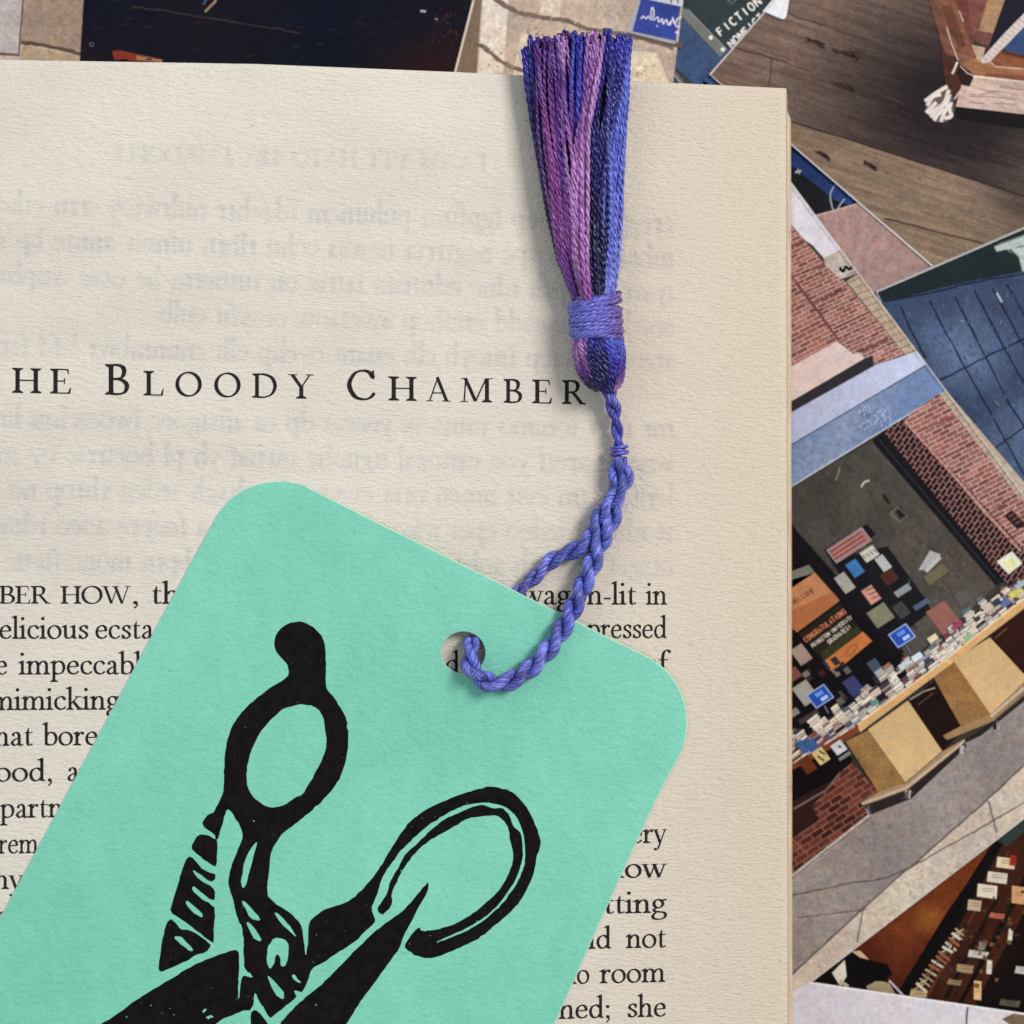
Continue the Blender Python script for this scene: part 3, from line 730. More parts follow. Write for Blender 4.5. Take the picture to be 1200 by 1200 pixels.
# --- blue panelled print
G = Print('print of slate blue wall panels with a dark green band, tilted at the right edge', [(1027, 342), (1330, 211), (1330, 660), (1220, 690), (1060, 420)], LZ * 3 + 0.2)
G.shade([(1028, 342.5), (1328, 213), (1328, 656), (1222, 686), (1060, 420)], lambda x, y: mixc((58, 72, 100), (98, 118, 152), max(0, 1 - math.hypot((x - 1130) / 75, (y - 410) / 60)) * 1.0 + max(0, 1 - math.hypot((x - 1195) / 60, (y - 520) / 70)) * .7), 9, 3, False)
G.poly([(1028, 342.5), (1328, 213), (1328, 292), (1200, 318), (1150, 327), (1100, 338), (1036, 354)], (26, 38, 42), 3, ext=False)
G.poly([(1165, 289), (1200, 275), (1300, 232), (1300, 300), (1198, 318), (1192, 302), (1180, 292), (1168, 295)], (176, 186, 184), 2, ext=False)
G.line([(1183, 292), (1193, 302), (1197, 318)], 2.5, (40, 52, 52)); G.line([(1170, 287), (1200, 276)], 2, (120, 132, 128)); G.line([(1190, 290), (1202, 288)], 1.5, (96, 108, 106))
for st in ([(1055, 359), (1068, 388), (1085, 420)], [(1089, 352), (1130, 429), (1160, 482), (1188, 535), (1215, 580)], [(1119, 348), (1156, 420), (1180, 468), (1200, 500), (1215, 524)], [(1142, 340), (1178, 410), (1202, 452)], [(1163, 338), (1196, 398), (1212, 425)], [(1180, 333), (1202, 372)],
           [(1100, 446), (1131, 431), (1156, 418), (1205, 395)], [(1160, 530), (1180, 515), (1206, 496)], [(1040, 353), (1100, 341), (1150, 329), (1200, 321)]):
    G.line(st, 2.2, (24, 32, 56), jit=.3)
for i in range(40):
    x, y = R.uniform(1060, 1200), R.uniform(350, 560)
    G.line([(x, y), (x + R.uniform(-3, 5), y + R.uniform(2, 6))], R.uniform(.4, 1.2), R.choice([(130, 150, 186), (44, 60, 92), (84, 108, 150)]))
G.detail([(1050, 360), (1198, 330), (1198, 560)], 150, [(70, 86, 116), (58, 72, 102), (84, 102, 136), (64, 80, 112)], 1, 6, 60, .25)
G.line([(1168, 343), (1174, 354)], 2.2, (170, 190, 214))
G.line([(1027, 341), (1200, 266.5), (1300, 223)], 1.6, (150, 152, 148))
G.build()
# --- big bookshop print
F = Print('large print of a brick bookshop front with sale tables full of books on the pavement', [(870, 136.8), (926, 212), (1200, 580), (1310, 727.7), (1310, 875.5), (954, 1149), (850, 1229)], LZ * 4 + 0.2)
fo = [(871, 140), (1308, 727.7), (1308, 874.5), (954, 1147.5), (853, 1225)]
F.poly(fo, (60, 54, 52), 0, ext=False)
redb = lambda x, y: R.choice([(142, 96, 88), (132, 86, 80), (150, 106, 97), (138, 92, 86), (124, 78, 74)])
darkb = lambda x, y: R.choice([(44, 20, 22), (36, 18, 20), (52, 26, 26), (30, 16, 20)])
lowb = lambda x, y: R.choice([(92, 46, 36), (78, 38, 32), (104, 54, 42), (66, 32, 28)])
mort = (200, 168, 162)
F.bricks([(926, 320), (982, 398), (982, 401), (926, 430)], -27, 14, 5.2, .42, redb, mort)
F.bricks([(926, 258), (944, 283), (968, 311), (992, 332), (1060, 415), (1025, 430), (1000, 416), (981, 398), (926, 322)], -25, 12, 4.4, .42, redb, mort, (3, 2))
F.line([(900, 286), (926, 322), (955, 360), (982, 398)], 2.6, (104, 62, 58), jit=.2)
for st in ([(926, 325), (968, 310)], [(952, 355), (993, 337)], [(978, 385), (1018, 366)], [(1006, 413), (1041, 396)], [(926, 290), (944, 282)]): F.line(st, 1.8, (98, 56, 54), jit=.15)
F.poly([(926, 212.5), (985, 293), (982, 297), (965, 302), (952, 287), (944, 282), (926, 261)], (214, 212, 224))
F.poly([(965, 302), (984, 293), (1006, 319.5), (986, 327), (967, 311)], (188, 178, 174), 2)
F.line(cr([(984, 314), (988, 318), (991, 313), (995, 316), (998, 313)], 4), 3.2, (58, 52, 54), jit=.3); F.line([(992, 323), (1005, 317)], 1.2, (110, 102, 100))
F.poly([(992, 330), (1006, 320), (1086, 427), (1062, 417)], (182, 166, 148), 2)
for k in range(13):
    t = k / 13; x, y = 996 + 70 * t, 329 + 92 * t
    F.line([(x - 4, y + 3), (x + 13, y - 4)], 1.1, (126, 106, 88), jit=.2); F.line([(x + 3, y - 4), (x + 7, y + 2)], .8, (150, 130, 108))
F.poly([(926, 430), (981, 400), (1000, 415), (1007, 413), (1013, 420), (926, 471)], (212, 192, 188))
F.poly([(926, 471), (1013, 420), (1023, 417), (1024, 429), (1019, 431), (926, 484)], (44, 42, 48))
F.shade([(926, 484), (1024, 429), (1075, 411.5), (1086, 427), (926, 522)], lambda x, y: mixc((170, 178, 208), (192, 200, 226), (x - 926) / 150), 12)
F.shade([(926, 522), (1086, 427), (1108, 458), (926, 571)], lambda x, y: mixc((112, 132, 172), (134, 150, 182), math.sin(x * .05 + y * .03) * .5 + .4), 10, 2)
F.line([(926, 522), (1086, 427.5)], 1.6, (72, 88, 120)); F.line([(926, 571), (1107, 459.5)], 1.4, (190, 196, 206))
for k in range(22):
    x, y = R.uniform(1000, 1036), R.uniform(480, 506)
    F.line(cr([(x, y), (x + 4, y - 4 + R.uniform(-3, 3)), (x + 8, y - 4), (x + 9, y + 3)], 4), .8, R.choice([(82, 102, 146), (172, 184, 212)]))
# glass and frame
F.shade([(926, 573), (1022, 517), (1168, 686), (1120, 730), (926, 880)], lambda x, y: mixc((66, 64, 60), (82, 76, 70), (x - 930) / 200 + math.sin(x * .06 + y * .05) * .2), 12, 3)
F.detail([(930, 575), (1020, 522), (1150, 680), (1110, 715), (1045, 745)], 110, [(78, 72, 66), (68, 64, 60), (84, 78, 71), (64, 61, 58)], 3, 16, 52, .35)
F.bricks([(1035, 506), (1059, 490), (1200, 652), (1200, 690), (1176, 682)], -56, 10, 5.4, .5, darkb, (146, 112, 108))
F.bricks([(1059, 490), (1101, 461), (1200, 590), (1200, 652)], -27, 14, 5.2, .45, redb, mort)
F.line([(1061, 494), (1196, 646)], 3.2, (184, 140, 132), jit=.3)
for k in range(30):
    t = k / 30; F.line([(1060 + 137 * t - 2, 492 + 155 * t + 2), (1060 + 137 * t + 3, 492 + 155 * t - 2)], .9, (104, 58, 54))
for st in ([(1075, 507), (1118, 487)], [(1103, 538), (1142, 518)], [(1137, 575), (1170, 556)], [(1158, 604), (1200, 572)], [(1180, 632), (1206, 618)]): F.line(st, 1.5, (104, 62, 58), jit=.15)
F.poly([(1101, 462), (1109, 458), (1200, 580.5), (1200, 590), (1192, 580)], (182, 166, 148), 2)
for k in range(20):
    t = k / 20; F.line([(1103 + 95 * t, 464 + 124 * t), (1111 + 92 * t, 460 + 123 * t)], .9, (128, 108, 90), jit=.15)
F.poly([(1176, 604), (1186, 596), (1204, 616), (1192, 620)], (40, 30, 30)); F.line([(1176, 604), (1186, 597), (1202, 613)], 1, (180, 130, 110))
for k in range(3): F.line([(1182 + 4 * k, 606 + 4 * k), (1188 + 4 * k, 602 + 4 * k)], .8, (150, 110, 96))
F.poly([(1022, 517), (1035, 506), (1177, 681), (1168, 687)], (20, 20, 26))
F.line([(1030, 515), (1172, 684)], 1.6, (40, 42, 54))
F.poly([(1168, 658), (1186, 646), (1198, 660), (1182, 673)], (222, 222, 206)); F.poly([(1176, 660), (1186, 653), (1192, 660), (1182, 666)], (216, 216, 150))
F.poly([(926, 622), (1044, 752), (1090, 800), (926, 900)], (17, 15, 18))
F.poly([(926, 604), (932, 620), (1060, 764), (1048, 770), (926, 640)], (20, 18, 24))
F.poly([(966, 644), (1016, 614), (1026, 626), (1000, 650), (1070, 745), (1050, 765), (1000, 700)], (22, 20, 26))
F.poly([(1000, 650), (1040, 640), (1086, 704), (1092, 716), (1060, 740)], (24, 24, 28))
def book(cx, cy, w_, h_, c, ang=-33, var=.08):
    a = math.radians(ang); ux, uy = math.cos(a) * w_, math.sin(a) * w_; b_ = a + math.radians(86); vx, vy = math.cos(b_) * h_, math.sin(b_) * h_
    F.poly(quad((cx - (ux + vx) / 2, cy - (uy + vy) / 2), ux, uy, vx, vy), c, 0, var, ext=False)
book(995, 639, 50, 20, (150, 130, 136)); book(995, 639, 46, 15, (166, 110, 104))
for k in (-4, 0.5, 5): F.line([(975 + k * .5, 651 + k), (1012 + k * .5, 627 + k)], 1.5, (96, 56, 56))
book(1019, 649, 18, 14, (198, 194, 186))
for k in range(4): F.line([(1011 + k * 4, 651 - k * 2.4), (1015 + k * 4, 654 - k * 2.4)], 1.2, (60, 58, 58))
book(1002, 666, 14, 19, (62, 112, 170)); book(1035, 660, 11, 19, (170, 174, 176)); book(990, 683, 14, 23, (160, 158, 150)); book(1021, 697, 14, 20, (190, 140, 124)); book(1042, 676, 16, 16, (70, 40, 32))
for k in range(3): F.line([(1015 + k * 3, 692 + k * 5), (1024 + k * 3, 688 + k * 5)], 1.2, (90, 50, 46))
book(1058, 692, 20, 8, (130, 138, 140)); book(1032, 721, 24, 22, (120, 122, 100)); book(1056, 715, 14, 18, (64, 62, 64)); book(1092, 660, 24, 8, (178, 176, 172), -45); book(1097, 673, 28, 12, (104, 100, 76), -35)
F.poly([(1076, 668), (1090, 645), (1103, 650), (1082, 668)], (166, 166, 166)); book(1106, 724, 26, 34, (144, 96, 86)); book(1128, 700, 14, 14, (90, 88, 86)); book(1080, 708, 20, 6, (74, 88, 110))
F.poly([(1050, 600), (1056, 594), (1063, 603), (1055, 608)], (34, 32, 30)); F.line([(1043, 602), (1052, 594), (1063, 604), (1055, 612), (1043, 602)], .8, (130, 126, 118)); F.line([(1035, 580), (1042, 590)], 3, (24, 22, 22))
F.line(cr([(1009, 571), (1013, 565), (1019, 563)], 4), 2.2, (176, 180, 168)); F.line([(979, 563), (982, 556), (984, 548)], 1.2, (140, 138, 130))
for k in range(46):
    x, y = R.uniform(1060, 1150), R.uniform(610, 700)
    if y > 690 - (1168 - x) * -.05 or y < 516 + (x - 1022) * 1.2 - 0: continue
    F.line([(x, y), (x + R.uniform(-3, 3), y + R.uniform(1, 5))], .7, (112, 108, 102))
# orange and dark notices
F.poly([(926, 670), (948, 662), (955, 671), (926, 690)], (112, 116, 110))
F.poly([(926, 690), (955, 671), (984, 704), (934, 741), (926, 734)], (182, 126, 88))
F.shade([(930, 714), (976, 694), (984, 704), (934, 741), (926, 734)], lambda x, y: (168, 104, 66), 10)
F.text('WELCOME', 930, 709, -33, 5.5, 4.4, (66, 44, 36), .6, .17)
for k in range(3): F.line([(938 + 2 * k, 716 + 5 * k), (966 + 2 * k, 697 + 5 * k)], .6, (140, 96, 70))
F.poly([(936, 743), (984, 707), (1010, 739), (966, 776)], (36, 32, 24)); F.poly([(962, 764), (1004, 734), (1010, 739), (966, 776)], (50, 54, 34))
F.text('CONGRATULATIONS', 945, 753, -36.5, 6.2, 4.0, (204, 122, 96), .44, .17)
F.text('PRINCETON UNIVERSITY', 953, 759, -36.5, 4.6, 2.9, (206, 198, 186), .42, .18)
F.text('GRADUATES!', 972, 755, -36.5, 5.0, 3.3, (206, 198, 186), .44, .18)
F.poly([(964, 776), (1011, 740), (1022, 751), (977, 789)], (184, 112, 62)); F.line(cr([(990, 768), (996, 758), (1004, 756), (1000, 765), (992, 770)], 4), 1.1, (130, 76, 44))
# things in the lower dark window
for k in range(120):
    x = R.uniform(926, 1070); y = R.uniform(772, 905)
    if y > 915 - (x - 926) * .72 or y < 742 + (x - 926) * .35: continue
    if 930 < x < 985 and 795 < y < 838: continue
    book(x, y, R.uniform(3, 9), R.uniform(4, 13), R.choice([(48, 44, 50), (72, 66, 68), (40, 46, 74), (96, 88, 84), (58, 34, 34), (120, 116, 112), (30, 28, 34), (26, 22, 26)]))
book(939, 767, 16, 22, (150, 132, 122)); book(944, 812, 20, 26, (156, 154, 146)); book(1000, 804, 16, 22, (56, 62, 104)); book(1027, 783, 12, 22, (64, 76, 92)); book(1030, 787, 10, 5, (160, 170, 180)); book(930, 790, 14, 14, (124, 78, 72)); book(926, 838, 22, 8, (130, 128, 124)); book(948, 840, 26, 6, (64, 54, 54))
for (x, y) in ((1057, 745), (961, 816)):
    book(x, y, 25, 20, (150, 170, 220)); book(x, y, 22, 17, (40, 74, 168)); book(x - 1, y - 3, 10, 5, (96, 140, 214)); book(x + 5, y + 2, 9, 4, (170, 196, 236)); F.line([(x + 5, y + 11), (x + 10, y + 20)], 1.6, (110, 100, 140))
# rows of books on the tables
def frontline(x): return 857 - (x - 1007) * (857 - 707) / 193 if x > 1007 else 900 - (x - 926) * 43 / 81
AX, AY = math.cos(math.radians(-37.8)), math.sin(math.radians(-37.8)); UX, UY = -.58, -.815
def slab(x, y, w_, h_, c): F.poly([(x, y), (x + w_ * AX, y + w_ * AY), (x + w_ * AX + h_ * UX, y + w_ * AY + h_ * UY), (x + h_ * UX, y + h_ * UY)], c, 0, .1, ext=False)
PAGES = [(216, 208, 196), (204, 194, 182), (228, 222, 210), (190, 180, 168), (222, 214, 190), (176, 168, 160)]
COVERS = [(64, 54, 62), (92, 70, 78), (120, 66, 66), (60, 76, 112), (48, 42, 48), (150, 112, 92), (92, 104, 108), (40, 34, 40), (170, 160, 150), (86, 58, 92)]
for row in range(4, -1, -1):
    x = 924.0
    while x < 1208:
        w_ = R.uniform(7, 15); y = frontline(x) - 1.5
        bx, by = x + UX * row * 6.0 + R.uniform(-1, 1), y + UY * row * 6.0
        if row > 2 and R.random() < .3: x += w_ * .7; continue
        h = 0
        for q in range(R.randint(1, 3 if row < 4 else 4)):
            d = R.uniform(-1.2, 1.2); hb_ = R.uniform(1.6, 2.8)
            slab(bx + h * UX + d * AX, by + h * UY + d * AY, w_, hb_, R.choice(PAGES)); h += hb_
            slab(bx + h * UX + d * AX, by + h * UY + d * AY, w_, .7, R.choice(COVERS)); h += .7
        slab(bx + h * UX, by + h * UY, w_ * R.uniform(.8, 1), R.uniform(2.5, 5), R.choice(COVERS + PAGES))
        if R.random() < .5:
            for q in range(2): F.line([(bx + (h + 1 + q) * UX + 2 * AX, by + (h + 1 + q) * UY + 2 * AY), (bx + (h + 1 + q) * UX + w_ * .7 * AX, by + (h + 1 + q) * UY + w_ * .7 * AY)], .5, R.choice(COVERS))
        x += w_ * .8 + R.uniform(0, 1.5)
for k in range(5): book(938 + k * 4.2, 876 - k * 1.0, 3.4, 17, (52, 92, 150), -30)
for (x, y, c) in ((1027, 822, (92, 140, 124)), (1033, 817, (32, 30, 32)), (1060, 779, (190, 196, 200)), (1075, 770, (206, 212, 218)), (1093, 748, (216, 206, 168)), (1135, 747, (150, 180, 150)), (1178, 706, (92, 112, 160)), (1190, 695, (196, 190, 100)), (1168, 706, (52, 58, 78)), (1196, 685, (160, 170, 176)), (1122, 733, (150, 60, 90))): book(x, y, R.uniform(10, 16), R.uniform(6, 9), c)
# tables
F.poly([(926, 897), (1005, 850), (1007, 858), (985, 872), (930, 904)], (112, 62, 36))
F.poly([(926, 904), (985, 871), (1000, 890), (960, 940), (926, 950)], (16, 12, 14))
book(962, 886, 14, 18, (196, 176, 120)); book(983, 876, 14, 14, (196, 200, 206)); book(946, 896, 14, 20, (98, 50, 30)); book(990, 886, 16, 4, (130, 124, 116)); F.line([(958, 886), (966, 892)], 2, (40, 30, 26)); F.line([(960, 880), (967, 884)], 2, (40, 30, 26)); F.line([(982, 874), (986, 876)], 2.4, (60, 60, 70))
F.poly([(1064, 822), (1112, 786), (1200, 716), (1200, 800), (1160, 838), (1128, 856), (1104, 882)], (30, 17, 15))
F.poly([(991, 869), (1017, 856), (1061, 918), (1029, 928)], (146, 112, 70), 3)
F.shade([(1017, 855), (1064, 821), (1104, 880), (1061, 917)], lambda x, y: mixc((198, 166, 118), (208, 176, 130), (y - 830) / 80), 10)
F.poly([(1092, 790), (1117, 774), (1161, 837), (1126, 851)], (142, 104, 64), 3)
F.shade([(1117, 774), (1160, 747), (1200, 797), (1200, 799), (1161, 837)], lambda x, y: mixc((198, 166, 118), (208, 176, 130), (y - 750) / 80), 10)
F.line([(1066, 820), (1083, 810), (1096, 806)], 1.6, (150, 140, 130)); F.line([(1076, 826), (1094, 812)], 1.0, (90, 70, 60))
F.poly([(1160, 745), (1200, 716), (1200, 790)], (46, 22, 18))
F.line([(1166, 748), (1180, 736)], 1.6, (100, 70, 58))
F.poly([(1005, 849), (1110, 771), (1200, 701), (1200, 713), (1112, 780), (1008, 858)], (206, 164, 112))
F.line([(1005, 849), (1110, 771.5), (1200, 702)], 1.6, (232, 206, 164)); F.line([(1108, 772), (1115, 778)], 3, (226, 190, 140))
F.poly([(1007, 939), (1029, 928), (1061, 918), (1104, 881), (1130, 866), (1131, 870), (1064, 925), (1012, 944)], (160, 130, 98))
F.line([(1010, 942), (1062, 923), (1131, 868)], 2.8, (186, 170, 150)); F.line([(1010, 945), (1064, 927), (1131, 871)], 1.6, (70, 58, 52))
F.poly([(1105, 862), (1126, 851), (1161, 837), (1200, 799), (1200, 813), (1164, 845), (1110, 867)], (152, 122, 88))
F.line([(1161, 840), (1200, 806)], 3, (190, 176, 158))
# pavement and low wall
F.bricks([(926, 945), (955, 937), (997, 893), (1030, 928), (1008, 941), (1018, 954), (926, 1026)], -33, 16, 7, .55, lowb, (132, 96, 82))
F.poly([(926, 940), (975, 915), (952, 945), (960, 960), (926, 985)], (44, 26, 24)); F.line([(930, 948), (968, 926), (985, 905)], 2.4, (110, 92, 84)); F.line([(926, 981), (945, 1000)], .9, (150, 110, 90))
F.shade([(926, 1031), (1019, 957), (1012, 945), (1064, 926), (1131, 871), (1164, 846), (1200, 814), (1200, 898), (1152, 942), (1050, 1031), (926, 1145)], lambda x, y: mixc((138, 128, 126), (152, 142, 138), math.sin(x * .03 - y * .02) * .5 + .5), 14, 2)
F.poly([(1012, 945), (1064, 926), (1131, 871), (1133, 875), (1068, 936), (1022, 954)], (40, 34, 34)); F.poly([(1131, 868), (1164, 846), (1200, 815), (1200, 822), (1150, 862), (1128, 872)], (40, 34, 34))
for (x, y) in ((1063, 931), (1020, 949), (1128, 879), (1167, 850)):
    for q in range(8): F.line([(x + R.uniform(-4, 4), y - 5), (x + R.uniform(-4, 4), y + 5)], 2.2, R.choice([(170, 166, 162), (90, 86, 84), (40, 38, 38)]))
F.poly([(926, 1026), (1018, 954), (1021, 958), (926, 1033)], (182, 172, 164), 2)
F.shade([(926, 1145), (1050, 1031), (1152, 942), (1200, 898), (1200, 959), (954, 1148)], lambda x, y: mixc((204, 190, 172), (192, 178, 166), math.sin(x * .04) * .5 + .5), 14, 2)
F.detail([(940, 1040), (1060, 935), (1198, 830), (1198, 895), (1050, 1028), (940, 1128)], 240, [(126, 116, 114), (160, 150, 146), (118, 110, 108), (150, 140, 136)], .6, 1.8, 0, .8)
F.detail([(950, 1140), (1198, 905), (1198, 955), (960, 1140)], 110, [(176, 162, 150), (210, 198, 184), (168, 156, 146)], .6, 2.0, 0, .8)
for st, w_ in (([(926, 1145), (985, 1089), (1050, 1030), (1075, 1010), (1110, 978), (1152, 942), (1200, 897)], 1.6), ([(926, 1049), (960, 1043), (1000, 1034), (1040, 1028), (1075, 1012)], 1.7), ([(935, 1075), (980, 1070), (1015, 1065)], 1.0), ([(1075, 1012), (1110, 992), (1150, 970), (1200, 940)], 1.3), ([(1158, 938), (1162, 950), (1168, 976)], 1.2), ([(1012, 1066), (1008, 1086), (1005, 1104)], 1.1), ([(926, 1032), (960, 1004), (1020, 958)], 1.2)):
    F.line(st, w_, (96, 84, 82), jit=.35)
F.line([(926, 212.5), (1200, 580.5)], 0.9, (206, 200, 200))
F.build()
# --- pale print at the bottom
I = Print('pale lavender grey print with a thin dark line, lying at the bottom right corner', [(860, 1137.5), (1310, 1203), (1290, 1420), (830, 1400)], LZ * 5 + 0.2)
I.shade([(862, 1139), (1308, 1204), (1288, 1416), (834, 1396)], lambda x, y: mixc((202, 198, 208), (212, 206, 210), (x - 926) / 270), 16, 0, False)
I.line([(1134.5, 1178), (1133, 1188), (1131, 1230)], 2.2, (70, 74, 100)); I.poly([(1174, 1194), (1188, 1187.5), (1230, 1194), (1230, 1230), (1190, 1206)], (116, 96, 80), 2, ext=False)
I.line([(862, 1139), (1308, 1204)], 2.0, (228, 226, 228))
I.build()

# ------------------------------------------------------------------ the book
book_o = tag(empty('open_book', W(400, 900, 11.5)), 'open paperback with cream pages and the chapter heading THE BLOODY CHAMBER', 'book')
TOPX = [-265, 0, 300, 535, 786, 921.5]; TOPY = [69, 70, 75, 84.5, 97, 103.5]
def top_y(x): return np.interp(x, TOPX, TOPY)
nx, ny = 150, 170
xs = np.linspace(-265, 921.5, nx); ts = np.linspace(0, 1, ny) ** 1.1
v = []; 
for j in range(ny):
    for i in range(nx):
        y = top_y(xs[i]) + (1850 - top_y(xs[i])) * ts[j]
        x = xs[i] + 2.0 * (xs[i] + 265) / 1186 * (y - 103) / 1100
        v.append((x, y, zp(x, y)))
v = np.array(v); nv = len(v)
f = [(j * nx + i, (j + 1) * nx + i, (j + 1) * nx + i + 1, j * nx + i + 1) for j in range(ny - 1) for i in range(nx - 1)]
lo = v.copy(); lo[:, 2] -= 0.9
rim = [i for i in range(nx)] + [j * nx + nx - 1 for j in range(1, ny)] + [(ny - 1) * nx + i for i in range(nx - 2, -1, -1)] + [j * nx for j in range(ny - 2, 0, -1)]
f += [(rim[k], rim[(k + 1) % len(rim)], nv + rim[(k + 1) % len(rim)], nv + rim[k]) for k in range(len(rim))]
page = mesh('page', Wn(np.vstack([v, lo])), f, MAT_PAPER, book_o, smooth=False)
for p in page.data.polygons[: (nx - 1) * (ny - 1)]: p.use_smooth = True
# block of pages below, its fore-edge leaning outwards in small steps
pv, pf = [], []
nl = 34
prev = None
for k in range(nl + 1):
    t = k / nl
    for stp in ((0,) if k in (0, nl) else (0, 1)):
        q_ = min(1, max(0, (t + stp / nl - .62) / .3)); ox = 0.4 + 0.8 * t + 3.6 * q_ * q_ * (3 - 2 * q_) + (R.uniform(-.35, .35) if k else 0) - (1.6 if k == 1 else 0)
        oy = 0.8 + 40 * t + (R.uniform(-.3, .3) if k else 0)
        zt = -1.2 - 0.0 * t
        ring = []
        for x in np.linspace(-262, 921.5 + ox, 40): ring.append((x, top_y(min(x, 921.5)) + oy * (1 if x < 10000 else 0), None))
        for y in np.linspace(104 + oy, 1846, 40)[1:]: ring.append((921.5 + ox + 2.0 * (y - 103) / 1100, y, None))
        for x in np.linspace(921.5 + ox, -262, 30)[1:]: ring.append((x, 1846, None))
        pts = []
        for (x, y, _) in ring:
            ztop = float(zp(x, y)) - 1.2
            z = ztop + (12.5 - ztop) * t
            pts.append(W(x, y, z))
        b = len(pv); pv += pts; n_ = len(pts)
        if prev is not None: pf += [(prev + i, prev + (i + 1) % n_, b + (i + 1) % n_, b + i) for i in range(n_)]
        prev = b
mesh('page_block', pv, pf, MAT_EDGE, book_o)
cv = [W(x, y, z) for z in (11.5, 14.5) for x, y in ((-270, 118), (924, 150), (928, 1840), (-270, 1840))]
mesh('back_cover', cv, [(3, 2, 1, 0), (4, 5, 6, 7), (0, 1, 5, 4), (1, 2, 6, 5), (2, 3, 7, 6), (3, 0, 4, 7)], MAT_COVER, book_o)

# heading
ink = Ink()
hb = lambda x: 460.3 + 0.0203 * (x - 14)
for c, x0, x1, h in (('T', -35, -0.5, 36), ('H', 14, 48.5, 29.3), ('E', 58.5, 83.5, 29.3), ('B', 123, 151.5, 36), ('L', 168, 192, 29), ('O', 205.5, 236.5, 28.5), ('O', 251, 282, 28.5), ('D', 295.5, 324.5, 28.5), ('Y', 338, 367.5, 28.5),
                     ('C', 406.5, 440.5, 35), ('H', 455, 488.5, 28.3), ('A', 499.5, 528, 28.3), ('M', 539.5, 577, 28.3), ('B', 590, 612, 28), ('E', 623.5, 647, 28), ('R', 658.5, 687, 28)):
    pol = FONT[c][0]; mn = min(q[0] for p in pol for q in p); mx = max(q[0] for p in pol for q in p)
    k = (x1 - x0) / (mx - mn)
    for p in pol:
        ink.poly([(x0 + (a - mn) * k, hb(x0 + (a - mn) * k) - b * h / 100) for a, b in p], zp, 0.12)
ink.build('heading', MAT_INK, page)
# lines of body text: (baseline left, baseline right, words)
X = .163
LINES = [
    (707.5, 708.7, [('REMEM', -103, -3, 1), ('BER', -1, 59, 1), ('HOW', 71, 153, 1), (',', 154, 163, 0), ('the', 177, 229, 0), ('wagon-lit', 611, 746, 0), ('in', 757, 782, 0)]),
    (748.7, 748.0, [('delicious', -20, 104, 0), ('ecstasy', 111, 209, 0), ('of', 215, 240, 0), ('pressed', 688, 782, 0)]),
    (790.5, 788.6, [('the', -34, 9, 0), ('impeccable', 22, 182, 0), ('linen', 196, 262, 0), ('and', 490, 539, 0), ('of', 752, 783, 0)]),
    (832.0, 828.8, [('mimicking', -12, 141, 0), ('my', 156, 190, 0)]),
    (873.7, 869.0, [('that', -19, 39, 0), ('bore', 50, 115, 0), ('me', 128, 170, 0)]),
    (915.5, 909.3, [('blood,', -36, 62, 0), ('and', 78, 130, 0)]),
    (958.0, 949.6, [('apartment', -15, 128, 0)]),
    (999.6, 988.0, [('remember', -2, 120, 0), ('very', 723, 781, 0)]),
    (1041.0, 1028.4, [('my', -18, 27, 0), ('low', 722, 781, 0)]),
    (1082.8, 1070.0, [('her', -38, 6, 0), ('sitting', 683, 781.5, 0)]),
    (1124.5, 1110.8, [('could', 637, 717, 0), ('not', 733.5, 781, 0)]),
    (1166.0, 1151.2, [('no', 660, 691, 0), ('room', 703, 780, 0)]),
    (1208.0, 1191.8, [('opened;', 602, 716, 0), ('she', 734.5, 781, 0)]),
    (1249.5, 1232.4, [('the', 575, 620, 0), ('window', 634, 720, 0), ('and', 732, 781, 0)]),
]
for (bl, br, words) in LINES:
    base = lambda x, bl=bl, br=br: bl + (br - bl) * (x - 60) / 700.0
    for run in ([q for q in words if q[1] < 400], [q for q in words if 400 <= q[1] < 600 and q[0] != 'the'], [q for q in words if q[1] >= 600 or q[0] == 'the' and q[1] > 400]):
        if not run: continue
        ink = Ink()
        for (t, x0, x1, cap) in run: ink.word(t, x0, x1, base, 0.208 if cap else X, zp)
        ink.build('text_line', MAT_INK, page)
# text of the other side of the leaf showing through
ghost = Ink()
let = 'eeeetttaaooinnshhrrdlumwcfgypb'
def ghost_line(bl, br, x0, x1, sy, caps=None):
    base = lambda x: bl + (br - bl) * (x - 60) / 700.0
    x = x1
    while x > x0:
        n_ = R.randint(2, 8); wd = ''.join(R.choice(caps or let) for _ in range(n_))
        k = sum(FONT[c][1] for c in wd) * (.155 if not caps else .2)
        if x - k < x0 - 20: break
        for (dx, dy) in ((2.8, .8), (-2.8, -.9), (0.5, -2.6), (-.6, 2.6), (.2, 0), (1.8, -1.8), (-1.8, 1.8), (1.5, 2.0), (-1.5, -2.0)): ghost.word(wd, x - k + dx, x + dx, lambda q, dy=dy: base(q) + dy, sy, zp, .03, mirror=True)
        x -= k + 11
ghost_line(188, 204, 108, 570, .2, 'EBOHDRLYAMCT')
for k in range(11):
    if k == 5: continue
    ghost_line(707.5 - 41.7 * (11 - k) + 2, 708.7 - 40.25 * (11 - k) + 6, -250 if k != 3 else 140, 790, X)
g_o = ghost.build('show_through_text', MAT_GHOST, page)

